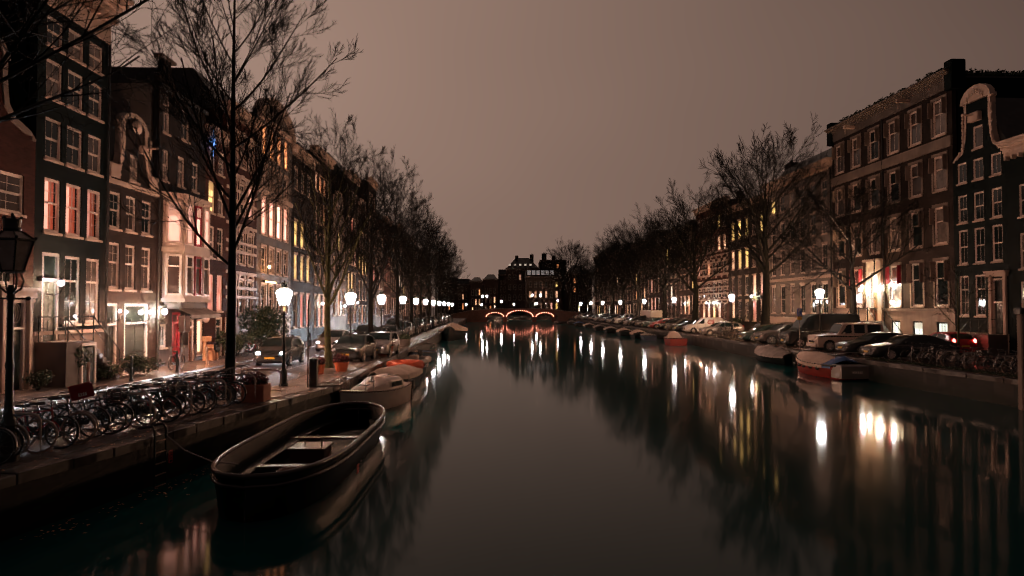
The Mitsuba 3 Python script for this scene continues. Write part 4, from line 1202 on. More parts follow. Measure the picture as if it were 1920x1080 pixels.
# the rest of the left row
LB = [  # Za, Zb, top, wall, roof/gable, cols, rows, lit, label
    (60.2, 67.6, 16.2, 'brick_dark', 'corn', 3, [(13.2, 15.0), (8.3, 10.5), (5.4, 7.6), (1.3, 4.2)], {(1, 2): 'yellow', (1, 1): 'yellow', (2, 2): 'yellow', (2, 1): 'yellow', (2, 0): 'yellow', (3, 0): 'red', (3, 1): 'red'}, 'dark brick house with yellow lit windows on two floors, left of the second left tree'),
    (67.6, 75.6, 17.8, 'brick_brown', 'corn', 4, [(14.3, 15.9), (11.2, 13.1), (8.2, 10.2), (5.2, 7.2), (1.2, 4.2)], {(0, 1): 'orange', (0, 2): 'orange', (0, 3): 'warm', (1, 1): 'orange', (4, 2): 'pink', (4, 1): 'pink'}, 'brown brick house with orange attic windows and rosy lit entrance'),
    (75.6, 84.0, 15.9, 'stone_grey', 'neck', 3, [(12.6, 14.2), (9.4, 11.4), (6.2, 8.4), (2.2, 5.0)], {(1, 1): 'yellow', (3, 1): 'warm'}, 'grey stone fronted house with a neck gable, behind the second left tree'),
    (84.0, 91.0, 18.6, 'brick_dark', 'corn', 3, [(15.0, 17.0), (11.6, 13.8), (8.2, 10.4), (4.8, 7.2), (1.2, 3.9)], {(1, 1): 'red', (2, 0): 'pink', (3, 2): 'yellow', (3, 1): 'yellow'}, 'tall dark house with a flat cornice, between the second and third left trees'),
    (91.0, 99.0, 17.2, 'brick_brown', 'step', 3, [(14.0, 16.0), (10.8, 12.9), (7.4, 9.8), (4.0, 6.4), (1.0, 3.2)], {(2, 1): 'yellow', (2, 2): 'yellow', (2, 0): 'yellow', (4, 1): 'orange'}, 'brown brick house with a stepped gable and a row of yellow windows'),
    (99.0, 106.0, 20.5, 'brick_dark', 'corn', 3, [(17.0, 19.0), (13.6, 15.8), (10.2, 12.4), (6.6, 9.0), (2.0, 5.0)], {(2, 1): 'red', (3, 0): 'red', (4, 2): 'pink'}, 'tallest dark house of the left row, with a chimney, right of the third tree'),
    (106.0, 114.0, 15.0, 'stone_grey', 'bell', 3, [(12.4, 14.2), (9.2, 11.4), (5.8, 8.2), (1.8, 4.6)], {(3, 0): 'warm', (2, 1): 'pink'}, 'grey house with a bell gable on the left bank'),
    (114.0, 122.0, 17.0, 'brick_red', 'corn', 3, [(13.6, 15.6), (10.2, 12.4), (6.6, 9.0), (2.0, 5.0)], {(2, 1): 'red', (3, 1): 'warm', (1, 0): 'red'}, 'red brick house with a white cornice, near the fourth left tree'),
    (122.0, 131.0, 16.0, 'brick_brown', 'neck', 3, [(12.6, 14.4), (9.2, 11.4), (5.8, 8.2), (1.8, 4.6)], {(1, 2): 'warm', (3, 1): 'pink'}, 'brown neck gabled house in the distance on the left bank'),
    (131.0, 140.0, 18.0, 'brick_dark', 'corn', 3, [(13.6, 15.8), (10.2, 12.4), (6.6, 9.0), (2.0, 5.0)], {(2, 0): 'white', (2, 1): 'white'}, 'dark distant house with white lit windows on the left bank'),
    (140.0, 151.0, 15.5, 'brick_brown', 'bell', 3, [(11.6, 13.6), (8.2, 10.4), (4.8, 7.2), (1.4, 3.8)], {(3, 1): 'pink', (2, 2): 'yellow'}, 'distant brown house with a bell gable, left bank'),
    (151.0, 163.0, 17.5, 'brick_dark', 'corn', 4, [(13.0, 15.0), (9.4, 11.6), (5.8, 8.2), (2.0, 4.6)], {(2, 1): 'white', (1, 2): 'white', (3, 2): 'orange'}, 'wide distant dark house towards the end of the left row'),
    (163.0, 176.0, 16.0, 'brick_brown', 'step', 4, [(12.0, 14.0), (8.6, 10.8), (5.2, 7.6), (1.6, 4.2)], {(3, 1): 'warm', (1, 3): 'warm'}, 'far brown house with stepped gable before the end of the left row'),
    (176.0, 192.0, 17.0, 'brick_dark', 'corn', 5, [(13.0, 15.0), (9.4, 11.6), (5.8, 8.2), (2.0, 4.6)], {(3, 2): 'warm', (2, 4): 'white'}, 'far wide dark house, last but one of the left row'),
    (192.0, 212.0, 15.0, 'brick_dark', 'corn', 6, [(11.0, 13.2), (7.6, 9.8), (4.2, 6.6)], {(1, 1): 'warm', (2, 3): 'warm', (0, 4): 'orange'}, 'last house of the left row, by the arched bridge'),
]


def generic(side, row):
    Za, Zb, top, wallm, kind, n, rws, lit, label = row
    h = House(label, side, Za, Zb)
    if side == 'R':
        q = random.Random(int(Za)); lit = dict(lit)
        for r in range(1, len(rws)):
            for c in range(n):
                if (r, c) not in lit and q.random() < (.34 if r == len(rws) - 1 else .10): lit[(r, c)] = q.choice(['warm', 'warm', 'orange', 'pink', 'yellow'])
    if kind == 'corn':
        h.rows(rws, n, .45, min(1.2, (h.w - .9) / n * .58), lit, nx=2, near=False, k=1.0, lintel=.16)
        d = h.w * .5
        h.wall(top, wallm, roof='mansard' if Za % 2 < 1 else 'flat'); h.cornice(top - .05, .6, .55)
        h.chimney(h.w * .25)
    else:
        e = top - {'neck': 3.4, 'bell': 3.2, 'step': 3.6}[kind]
        rr = [r for r in rws if r[1] < e - .1]
        h.rows(rr, n, .45, min(1.15, (h.w - .9) / n * .58), {(r - (len(rws) - len(rr)), c): v for (r, c), v in lit.items() if r >= len(rws) - len(rr)}, nx=2, near=False, lintel=.16)
        h.window(h.w / 2 - .5, h.w / 2 + .5, e + .3, e + 1.9, nx=2, near=False)
        h.wall(e, wallm, gable={'neck': neck, 'bell': bell, 'step': step}[kind](h.w, e, top), roof='ridge'); h.trim(.26)
        h.chimney(h.w * .2, base=e + 1)
    return h


LH = [generic('L', r) for r in LB]
for i, (h, u, v, lab, tint, L) in enumerate([(LH[1], 5.6, 3.4, 'lamp by the rosy lit entrance of the brown brick house', (1, .5, .36), 900), (LH[2], 3.0, 3.2, 'lamp on the grey neck gabled house', (1, .6, .45), 480), (LH[3], 2.0, 3.6, 'orange lamp above the door of the tall dark house', (1, .42, .16), 780)]):
    wall_lantern(h, u, v, lab, L=L * .4, r=.14, tint=np.array(tint), w=.8)

# ------------------------------------------------------------------ right bank, from the near end
R0 = House('dark house with a cream dentil cornice at the right edge', 'R', 38.0, 45.35)
R0.rows([(8.6, 10.6), (5.4, 7.6), (2.2, 4.6)], 3, .5, 1.1, nx=2); R0.wall(12.6, 'brick_black'); R0.cornice(12.9 - .4, 1.0, .55)
R1 = House('narrow black house with cream scrolled neck gable', 'R', 45.35, 50.5)
for ys in ((302, 341), (363, 415), (430, 493)):
    a, b = R1.f.px(1835, ys[1])[1], R1.f.px(1835, ys[0])[1]
for v0, v1, kw in ((11.6, 13.0, dict(rail=1.0)), (8.85, 10.75, dict(rail=.5)), (6.0, 8.35, dict(rail=.5)), (2.45, 5.2, dict(rail=.66, rows=(2, 1)))):
    for c, (a, b) in enumerate(((.45, 1.4), (2.1, 3.1), (3.75, 4.7))):
        if v0 < 3 and c == 0: continue
        R1.window(a, b, v0, v1, nx=2, glass='glass_dark', **kw)
R1.window(2.1, 3.05, 13.7, 15.2, nx=1, rail=1.0, rows=(1, 1), glass='glass_curtain')
R1.door(.42, 1.5, 1.3, 4.9, transom=1.5)
R1.wall(13.2, 'brick_black', gable=neck(R1.w, 13.2, 17.6, .26), roof='ridge', split=1.35, lowmat='plinth'); R1.trim(.13, n=.04)
m = MB()
for s in (-1, 1):
    for q in range(12): m.ball((R1.w / 2 + s * (1.36 + .62 * max(0, (3 - q) / 3) ** 1.5 + .05 * (q % 2)), .07, 13.4 + q * .26), (.11, .07, .14), n=5)
th = np.linspace(0, math.pi, 9)
m.poly(sg.Polygon([(R1.w / 2 + 1.5 * math.cos(t), 16.9 + 1.05 * math.sin(t)) for t in th]), .18, -.2)
for q in range(7): m.ball((R1.w / 2 - .75 + q * .25, .2, 17.15 + .35 * math.sin(q * math.pi / 6)), (.14, .08, .17), n=5)
part(R1.key, 'carved_ornament', m, 'stone_cream', R1.M, smooth=40)
part(R1.key, 'hoist_beam', MB().cbox((R1.w / 2 - .5, -.02, 15.5), (R1.w / 2 + .55, .35, 16.1), .06).tube([(R1.w / 2, .1, 15.9), (R1.w / 2, 1.0, 15.9)], .07, 5), 'stone_cream', R1.M)
m = MB()
for u in (.25, 1.55): m.cbox((u - .14, -.02, 1.3), (u + .14, .13, 5.0), .02)
m.box((-.02, -.02, 5.0), (1.8, .2, 5.25)).box((-.08, -.02, 5.25), (1.86, .32, 5.38)); part(R1.key, 'door_case', m, 'stone_cream', R1.M)
m = MB().box((.1, .03, 0), (1.8, 1.3, 1.3)); part(R1.key, 'stoop', m, 'stone_grey', R1.M)
for i in range(6): part(R1.key, 'stoop_step', MB().cbox((1.8 + .26 * i, .2, 0), (2.08 + .26 * i, 1.25, 1.3 - .21 * (i + 1)), .012), 'slab', R1.M)
m = MB()
for n in (.1, 1.26):
    m.tube([(.15, n, 2.25), (1.8, n, 2.25), (3.4, n, 1.0), (3.4, n, 0)], .024, 6); m.tube([(.15, n, 1.75), (1.8, n, 1.75), (3.4, n, .5)], .015, 5)
    for u in (.15, 1.0, 1.8): m.tube([(u, n, 1.3), (u, n, 2.3)], .022, 5)
part(R1.key, 'railing', m, 'iron', R1.M, smooth=40)

R2 = House('big brown brick corner building with deep cream window frames and plants along its roof', 'R', 50.5, 68.0, 'building', 'brick_building')
nb = 6; bw = R2.w / nb
for c in range(nb):
    u = bw * (c + .5)
    for r, (v0, v1) in enumerate(((15.5, 18.1), (11.5, 14.0), (7.6, 10.3), (3.1, 6.4))):
        if r == 3 and c == 3: continue
        lit = None
        R2.window(u - .72, u + .72, v0, v1, nx=1 if r else 2, rail=.62, rows=(1, 1), surround=.2, smat='stone_buff', fw=.11)
        for s in (-1, 1):   # folded shutters standing out from the jambs
            sh = MB().cbox((u + s * .80 - .03, .03, v0 + .55 * (v1 - v0)), (u + s * .80 + .03, .34, v1 - .02), .008)
            part(R2.key, 'shutter', sh, 'stone_buff' if r < 3 else ('red_wood' if c in (2, 4) else 'stone_buff'), R2.M)
    if c in (0, 1, 2): R2.window(u - .62, u + .62, .72, 1.95, nx=3 if c != 1 else 2, rail=1.0, rows=(1, 1), lit='cool', k=(.55, 1.2, 1.35)[c], weight=.1, frame='iron', near=False)
u3 = bw * 3.5
R2.door(u3 - .62, u3 + .62, 1.9, 5.9, bsdf='brown_wood', frame='stone_cream', transom=1.5, lit='white', k=2.2)
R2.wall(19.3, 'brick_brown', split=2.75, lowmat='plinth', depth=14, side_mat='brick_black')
part(R2.key, 'downpipe', MB().tube([(bw * 3.0, .12, 0), (bw * 3.0, .12, 18.6)], .06, 7), 'slate', R2.M)
R2.band(14.45, .75, .16, 'stone_buff'); R2.band(2.75, .2, .10, 'stone_buff'); R2.band(18.6, .75, .1, 'stone_grey', 'frieze'); R2.cornice(19.3, .55, .65, 'stone_grey', dent=False)
for u in (.0, R2.w): part(R2.key, 'pier', MB().cbox((u - .42, -.8, 18.4), (u + .42, .3, 20.5), .06), 'brick_black', R2.M)
m = MB().box((u3 - 1.15, -.02, 1.9), (u3 - .64, .22, 6.6)).box((u3 + .64, -.02, 1.9), (u3 + 1.15, .22, 6.6)).box((u3 - 1.15, -.02, 5.95), (u3 + 1.15, .2, 6.9)).box((u3 - 1.3, -.02, 6.9), (u3 + 1.3, .45, 7.1))
part(R2.key, 'door_case', m, 'stone_cream', R2.M)
m = MB().box((u3 - 1.5, .05, 0), (u3 + 1.3, 1.6, 1.9)); part(R2.key, 'stoop', m, 'stone_grey', R2.M)
for i in range(9): part(R2.key, 'stoop_step', MB().cbox((u3 - 1.5 - .28 * (i + 1), .3, 0), (u3 - 1.5 - .28 * i, 1.55, 1.9 - .2 * (i + 1)), .012), 'slab', R2.M)
m = MB()
for n in (.15, 1.55):
    m.tube([(u3 + 1.25, n, 2.95), (u3 - 1.5, n, 2.95), (u3 - 4.0, n, 1.0), (u3 - 4.0, n, 0)], .035, 6)
    for u in (u3 + 1.25, u3 - .1, u3 - 1.5): m.tube([(u, n, 1.9), (u, n, 3.05)], .045, 5)
m.tube([(u3 + 1.25, 1.55, 2.95), (u3 + 3.2, 1.55, 1.2)], .035, 6)
part(R2.key, 'railing', m, 'iron', R2.M, smooth=40)
part(R2.key, 'flag_pole', MB().tube([(bw * 4.3, .1, 7.6), (bw * 4.9, 2.6, 12.3)], [.05, .03], 6), 'white_paint', R2.M, smooth=True)
for q, (u, v) in enumerate(((bw * 1.7, 18.9), (bw * 4.5, 18.9))): part(R2.key, 'hoist_beam', MB().cbox((u - .12, -.02, v), (u + .12, 1.1, v + .28), .03).tube([(u, .95, v), (u, .95, v - .5)], .03, 5), 'stone_cream', R2.M)
f = MB(); r_ = np.random.default_rng(5)
for u in np.arange(.3, R2.w, .55): f.add(*leaf_cloud((u, -.15 + r_.normal(0, .1), 19.95 + r_.uniform(0, .25)), (.5, .35, r_.uniform(.22, .45)), 190, .085, r_), R2.M)
for n in np.arange(-1, -9, -.7): f.add(*leaf_cloud((.3, n, 19.62 + r_.uniform(0, .15)), (.4, .5, r_.uniform(.2, .45)), 110, .11, r_), R2.M)
for (p0, p1) in (((.2, -.2), (R2.w - .2, -.2)), ((.3, -.5), (.3, -9.2))):
    q = np.linspace(p0, p1, 90); zz = meshkit.noise(np.stack([q[:, 0] * 1.7, q[:, 1] * 1.7, q[:, 0] * 0], 1))
    f.tube(np.stack([q[:, 0], q[:, 1] + .1 * (zz - .5), (19.72 if p1[1] > -5 else 19.5) + .12 * zz], 1), .17 + .16 * zz, 7, R2.M)
k = thing('roof_plants', 'row of dark leafy plants along the roof edge of the big brick building', 'plants', kind='stuff'); put(k, f, 'leaf')
wall_lantern(R2, u3 + 1.5, 4.55, 'bright lamp left of the brown door of the big brick building', L=420, r=.17, n=.5, tint=np.array([1, .5, .24]))
wall_lantern(R2, u3 - 1.3, 4.65, 'bright lamp right of the brown door of the big brick building', L=380, r=.17, n=.5, tint=np.array([1, .5, .24]))
wall_lantern(R2, u3 + .1, 4.2, 'lamp under the lintel of the brown door of the big brick building', L=220, r=.13, n=.6, tint=np.array([1, .5, .24]))
wall_lantern(R2, bw * 2.52, 4.9, 'lamp in front of the red awning window of the big brick building', L=160, r=.13, n=.3, tint=np.array([1, .7, .45]))
wall_lantern(R2, bw * 2.52, 3.45, 'low round lamp on the sill of the window with red shutters', L=22, r=.17, n=.25, tint=np.array([1, .8, .6]))
wall_lantern(R2, bw * 4.0, 4.8, 'lamp on the far window pier of the big brick building', L=260, r=.13, n=.4, tint=np.array([1, .48, .24]))

R3 = House('long cream stone front with tall windows under a dark slate roof', 'R', 68.0, 83.7, 'building', 'stone_building')
R3.rows([(13.6, 15.4), (10.2, 12.4), (6.6, 9.2)], 6, .5, 1.15, nx=2, near=False, lintel=.2, lit={(0, 5): 'yellow'})
R3.rows([(2.4, 5.4)], 6, .5, 1.15, nx=2, near=False, lintel=.2)
R3.wall(16.6, 'stone_grey', roof='mansard', split=2.0, lowmat='stone_cream'); R3.cornice(16.5, .75, .7); R3.band(5.9, .3, .12)
part(R3.key, 'downpipe', MB().tube([(.15, .12, 0), (.15, .12, 16.4)], .07, 7), 'slate', R3.M)
part(Ch.key, 'downpipe', MB().tube([(.05, .10, 0), (.05, .10, 8.6)], .05, 7), 'slate', Ch.M)
R3.chimney(1.2, h=3.2, w=1.4); R3.chimney(R3.w - 1.0, h=2.9, w=1.6, n=-2.5)
RB = [
    (83.7, 97.0, 15.8, 'brick_dark', 'corn', 5, [(11.9, 14.3), (8.0, 10.5), (4.6, 7.0), (1.4, 3.9)], {(0, 2): 'yellow', (0, 3): 'yellow', (0, 4): 'yellow', (0, 0): 'yellow', (1, 3): 'yellow', (1, 2): 'yellow', (3, 1): 'red', (1, 4): 'warm'}, 'dark brick house with five bright yellow windows, behind the second right elm'),
    (97.0, 112.0, 17.6, 'brick_red', 'corn', 6, [(14.2, 16.2), (11.0, 13.0), (7.6, 9.8), (4.4, 6.6), (1.2, 3.6)], {(0, 1): 'yellow', (1, 0): 'warm', (1, 1): 'warm'}, 'red brick house chequered with cream stone blocks'),
    (112.0, 122.0, 16.4, 'brick_brown', 'neck', 4, [(12.6, 14.4), (9.4, 11.6), (6.0, 8.4), (2.0, 4.8)], {(3, 1): 'orange', (3, 2): 'orange', (1, 0): 'yellow', (2, 0): 'yellow'}, 'brown house with orange glow in its entrance, right bank'),
    (122.0, 134.0, 15.4, 'brick_dark', 'corn', 4, [(11.6, 13.6), (8.2, 10.4), (4.8, 7.2), (1.4, 3.8)], {(0, 2): 'yellow', (2, 1): 'white'}, 'dark brick house behind the third right elm'),
    (134.0, 146.0, 17.0, 'brick_brown', 'bell', 4, [(12.6, 14.4), (9.4, 11.6), (6.0, 8.4), (2.0, 4.8)], {(3, 2): 'pink', (3, 1): 'pink'}, 'brown bell gabled house in the distance on the right bank'),
    (146.0, 160.0, 16.2, 'brick_dark', 'corn', 5, [(11.6, 13.6), (8.2, 10.4), (4.8, 7.2), (1.4, 3.8)], {(3, 1): 'warm', (2, 3): 'orange'}, 'distant dark brick house with an orange window, right bank'),
    (160.0, 176.0, 15.0, 'brick_dark', 'corn', 5, [(11.0, 13.0), (7.8, 10.0), (4.6, 6.9), (1.2, 3.6)], {(3, 3): 'red', (3, 2): 'red'}, 'distant dark house with a red lit ground floor, right bank'),
    (176.0, 194.0, 16.4, 'brick_brown', 'corn', 6, [(12.0, 14.2), (8.4, 10.6), (4.8, 7.2), (1.2, 3.6)], {(1, 2): 'yellow', (3, 1): 'white', (3, 4): 'cool'}, 'far wide brown house, last but one of the right row'),
    (194.0, 214.0, 17.4, 'brick_dark', 'corn', 6, [(12.0, 14.2), (8.4, 10.6), (4.8, 7.2), (1.2, 3.6)], {(0, 4): 'orange', (1, 4): 'orange', (2, 2): 'white'}, 'last house of the right row, by the arched bridge'),
]
RH = [generic('R', r) for r in RB]
h = RH[1]
m = MB()
for v in np.arange(4.0, 11.0, .9):
    m.box((.01, -.02, v), (h.w - .01, .04, v + .22))
for c in range(7):
    u = .45 + (h.w - .9) * c / 6
    for v in np.arange(3.6, 11.2, .9): m.box((u - .26, -.02, v), (u + .26, .05, v + .42))
part(h.key, 'stone_blocks', m, 'stone_cream', h.M)
for (h, u, v, lab, tint, L) in [(RH[0], 4.0, 4.4, 'orange lamp on the house with yellow windows', (1, .5, .16), 1260), (RH[1], 5.0, 3.7, 'first of two white lamps on the chequered house', (1, .6, .36), 900), (RH[1], 8.5, 3.7, 'second of two white lamps on the chequered house', (1, .6, .36), 780),
                              (RH[2], 4.6, 3.7, 'red glowing lamp at the entrance of the brown house', (1, .36, .2), 1500), (R3, 2.5, 3.6, 'orange lamp on the ground floor of the cream stone front', (1, .45, .2), 480)]:
    wall_lantern(h, u, v, lab, L=L * .4, r=.16, tint=np.array(tint), w=1.0)


# ------------------------------------------------------------------ the houses that close the view beyond the bridge
def far_house(x0, x1, Y, top, wallm, n, rws, lit, label, roof='mansard', depth=16, **kw):
    M = np.eye(4); M[:3, 0] = (-1, 0, 0); M[:3, 1] = (0, -1, 0); M[:3, 3] = ((x1 - 960) / FPX * Y, Y, STREET)
    h = House(label, 'F', 0, 0, M=M, w=(x1 - x0) / FPX * Y)
    h.rows(rws, n, .6, min(1.5, (h.w - 1.2) / n * .5), lit, nx=2, near=False, frame='stone_grey', sillmat='stone_grey', glass='glass_dark', **kw)
    h.wall(top, wallm, roof=roof, depth=depth); h.cornice(top - .05, .5, .4, 'stone_grey')
    return h


far_house(856, 880, 300, 12.5, 'brick_dark', 3, [(10, 12), (6.4, 8.8), (2.2, 5)], {(2, 1): 'orange', (1, 1): 'warm'}, 'leftmost small house beyond the bridge')
far_house(880, 905, 290, 13.4, 'brick_brown', 3, [(8, 10.4), (4, 6.6), (1, 3.2)], {(1, 1): 'warm', (2, 2): 'warm', (0, 0): 'orange', (1, 0): 'warm'}, 'brown house with warm windows beyond the left end of the bridge', roof='hip')
far_house(905, 934, 300, 14.6, 'brick_brown', 3, [(8.8, 11.2), (5, 7.6), (1.6, 4)], {(1, 0): 'warm', (2, 1): 'orange'}, 'dark house beyond the left arch of the bridge', roof='hip')
far_house(934, 952, 310, 17.0, 'brick_brown', 2, [(13.2, 15.0), (9.8, 12.2), (6, 8.6)], {}, 'narrow brown house beyond the bridge, left of the big roofed block')
fb = far_house(948, 1012, 290, 18.6, 'brick_dark', 6, [(14.2, 16.4), (10.2, 12.4), (6, 8.4)], {(0, 3): 'dim'}, 'big dark block with a steep slate roof beyond the middle arch', roof='hip')
fb.chimney(3.0, n=-7, h=6.2, w=1.5); fb.chimney(fb.w - 4.5, n=-7, h=5.6, w=1.3)
for i in range(5):
    u = 1.2 + i * 2.1
    part(fb.key, 'roof_window', MB().add(np.array([[u + 2, -2.0, 19.9], [u + 2.9, -2.0, 19.9], [u + 2.9, -3.4, 20.75], [u + 2, -3.4, 20.75]]) + [0, .25, .12], [[0, 2, 1], [0, 3, 2]]), 'lamp_lit', fb.M, emit=np.array(GLOW['white']) * (.22 if i != 3 else .08), w=.03)
fc = far_house(1012, 1062, 300, 22.5, 'brick_dark', 5, [(19.5, 21.3), (16.0, 18.5), (12.5, 14.5)], {(1, 4): 'dim', (0, 1): 'orange'}, 'tallest dark block on the skyline beyond the bridge', roof='flat')
fc.chimney(fc.w - 2, h=3.2, w=2.0); fc.chimney(fc.w - 6, h=2.2, w=1.6)
fd = far_house(986, 1052, 250, 13.6, 'brick_brown', 6, [(10.2, 12.2), (6.4, 8.8), (2.4, 4.8)], {(1, 5): 'warm', (1, 4): 'warm', (1, 3): 'warm', (1, 2): 'warm', (0, 0): 'yellow', (1, 0): 'warm', (2, 0): 'yellow', (2, 1): 'pink', (2, 3): 'dim'}, 'lit corner building with a row of roof lights beyond the right arch', k=.6)
for i in range(6):
    u = 2.5 + i * 1.6
    part(fd.key, 'roof_window', MB().add(np.array([[u, -.75, 14.3], [u + 1.2, -.75, 14.3], [u + 1.2, -1.95, 16.0], [u, -1.95, 16.0]]) + [0, .22, .1], [[0, 2, 1], [0, 3, 2]]), 'lamp_lit', fd.M, emit=np.array((.13, .12, .115)), w=.03)
far_house(1062, 1110, 270, 15.4, 'brick_dark', 5, [(12.2, 14.2), (8.8, 11.2), (5.4, 7.8), (1.6, 4.2)], {(0, 3): 'orange', (1, 3): 'orange', (3, 2): 'white', (3, 0): 'cool'}, 'dark block with two orange windows behind the tree at the right bridge end', roof='hip')
far_house(820, 856, 310, 13.5, 'brick_dark', 4, [(10, 12), (6.4, 8.8), (2.2, 5)], {(2, 1): 'orange'}, 'dark house beyond the end of the left row')

# ------------------------------------------------------------------ the arched bridge at the end of the reach
BY = 208.0
k = thing('arch_bridge', 'brick bridge with three arches outlined by strings of small lights', 'bridge')
bx = lambda p: (p - 960) / FPX * BY
top = [(bx(846), 2.2), (bx(880), 3.25), (bx(925), 3.75), (bx(975), 3.9), (bx(1020), 3.75), (bx(1062), 3.1), (bx(1100), 2.4)]
arches = [(bx(928), bx(943.5) - bx(928), 2.55), (bx(974.5), bx(998.5) - bx(974.5), 3.15), (bx(1021.5), bx(1037) - bx(1021.5), 2.55)]
poly = sg.Polygon([(top[0][0], -.8)] + top + [(top[-1][0], -.8)])
for c, r, t in arches:
    poly = poly.difference(sg.Polygon([(c - r, -1)] + [(c - r * math.cos(a), 1.0 + (t - 1.0) * math.sin(a)) for a in np.linspace(0, math.pi, 17)] + [(c + r, -1)]))
Mb = np.eye(4); Mb[:3, 1] = (0, -1, 0); Mb[:3, 0] = (-1, 0, 0); Mb[:3, 3] = (0, BY, 0)
fl = lambda q: affinity.scale(q, -1, 1, origin=(0, 0))
part(k, 'arch_wall', MB().poly(fl(poly), 0, -9.0), 'bridge_brick', Mb)
m = MB()
for (a, b) in zip(top[:-1], top[1:]):
    m.poly(fl(sg.Polygon([(a[0], a[1]), (b[0], b[1]), (b[0], b[1] + .14), (a[0], a[1] + .14)])), .12, -.4)
part(k, 'coping', m, 'stone_grey', Mb)
m = MB()
tt = np.array(top)
for o in (0, .45, .9):
    m.tube([(-x, .0 - .05, z + .16 + o) for x, z in tt], .03, 4)
for x in np.arange(tt[0, 0], tt[-1, 0], 1.6):
    z = np.interp(x, tt[:, 0], tt[:, 1]); m.tube([(-x, -.05, z + .1), (-x, -.05, z + 1.1)], .035, 4)
part(k, 'railing', m, 'iron', Mb)
for q, (c, r, t) in enumerate(arches):
    kk = thing('light_string', ['string of small warm lights round the left bridge arch', 'string of small warm lights round the tall middle bridge arch', 'string of small warm lights round the right bridge arch'][q], 'fairy lights', 'light strings on the bridge arches')
    n = (15, 22, 15)[q]
    m, w = MB(), MB()
    P = [(-(c - (r + .15) * math.cos(a)), .14, 1.5 + (t - 1.28) * math.sin(a)) for a in np.linspace(.10, math.pi - .10, n)]
    for p in P: m.ball(p, .12, n=4)
    w.tube(P, .02, 3)
    labels[part(kk, 'bulbs', m, 'lamp_lit', Mb, emit=(7, 2.0, 1.25), w=.4)] = {'kind': 'stuff'}
    part(kk, 'cable', w, 'black_plastic', Mb)

# ------------------------------------------------------------------ street lanterns
LT = lantern_tpl()
k = thing('street_lantern', 'unlit crowned street lantern close by at the left edge, above the parked bicycles', 'street lamp', 'crowned street lanterns')
near = at(22, 477, 14.2)
near_s = (near[2] - STREET) / 3.36
LT.place(k, mat((near[0], near[1], STREET), .25, near_s), {'lamp_lit': 'lamp_glass'}, emit={'lantern_glass': (None, 1)})
lx = [532.8, 657.5, 715.5, 755.5, 780, 798, 812.8, 823.6, 832.8, 841, 848]
for i, px_ in enumerate(lx):
    c = (960 - px_) / FPX; Z = 30.0
    for _ in range(60): Z = -(QL(Z) - 1.9) / c
    k = thing('street_lantern', f'lit crowned street lantern on the left quay, {ORD[i]} of its row from the near end', 'street lamp', 'crowned street lanterns')
    s = (1.0 + .08 * min(i, 3) / 3)
    LT.place(k, mat((QL(Z) - 1.9, Z, STREET), .3 + i, s), emit={'lantern_glass': (LAMP * L_STREET, 4.0 if i < 3 else 1.5 if i < 6 else .5)})
for i, (px_, Z) in enumerate([(1537, 54.2), (1372, 76), (1264, 100), (1208, 122), (1163, 140), (1130, 156), (1108, 172), (1089, 188)]):
    X = (px_ - 960) / FPX * Z
    k = thing('street_lantern', f'lit crowned street lantern on the right quay, {ORD[i]} of its row from the near end', 'street lamp', 'crowned street lanterns')
    LT.place(k, mat((X, Z, STREET), .3 + i, 1.18), emit={'lantern_glass': (LAMP * L_STREET * (1.0 if i else 1.2), 3.0 if i < 2 else 1.2 if i < 4 else .5)})
for i, (px_, py_, Z, z0) in enumerate(sorted([(905, 556, 214, 3.4), (913, 556, 211, 3.6), (963.6, 571, 240, STREET), (998, 554, 212, 3.8), (1013, 554, 214, 3.7), (1006, 570, 240, STREET), (1045.5, 564, 212, 3.2), (940, 566, 240, STREET), (903, 572, 240, STREET), (874, 572, 225, STREET)])[0:]):
    X = (px_ - 960) / FPX * Z; hz = at(px_, py_, Z)[2]
    k = thing('street_lantern', f'small distant street lantern {"on" if z0 > 2 else "beyond"} the arched bridge, {ORD[i]} there from the left', 'street lamp', 'crowned street lanterns')
    LT.place(k, mat((X, Z, z0), i, max(.8, (hz - z0) / 3.36)), emit={'lantern_glass': (LAMP * L_STREET * 1.4, .15)})

# ------------------------------------------------------------------ trees
TL = [tree_meshes(11, 15.4, .175, 4.3, 24, [(9, .50, 33, 6, 4), (7, .58, 30, 4, 3), (5, .66, 29, 3, 3)], ang=44, up=.36, spread=.275, rmin=.0075, wob=.04, taper=.42, lim=.30),
      tree_meshes(22, 12.6, .20, 3.0, 22, [(8, .52, 33, 5, 4), (6, .60, 30, 4, 3), (4, .68, 29, 3, 3)], ang=42, up=.32, spread=.33, rmin=.008, wob=.04, taper=.45),
      tree_meshes(33, 13.0, .19, 3.2, 20, [(8, .52, 33, 4, 3), (6, .60, 31, 3, 3), (4, .68, 30, 3, 3)], ang=42, up=.30, spread=.34, rmin=.011, wob=.04, taper=.45)]
tree(TL[0], mat((flat(430, 748)[0], flat(430, 748)[1], STREET), 3.9), 'tall bare tree standing among the bicycles on the left quay', 'bare trees on the left quay')
T2 = flat(616, 690)
tree(TL[1], mat((T2[0], T2[1], STREET), .6, .90), 'bare tree with a mossy trunk beside the orange flower pot', 'bare trees on the left quay', bark='bark_moss')
for i, px_ in enumerate([697, 743, 771, 791, 805, 817, 826, 834, 841]):
    c = (960 - px_) / FPX; Z = 48.0
    for _ in range(60): Z = -(QL(Z) - 2.3) / c
    tree(TL[2 if i % 2 else 1] if i < 3 else TL[2], mat((QL(Z) - 2.3, Z, STREET), 1.3 * i + .4, 1.02 + .05 * (i % 3)), f'bare tree further along the left quay, {ORD[i]} beyond the mossy trunk', 'bare trees on the left quay')
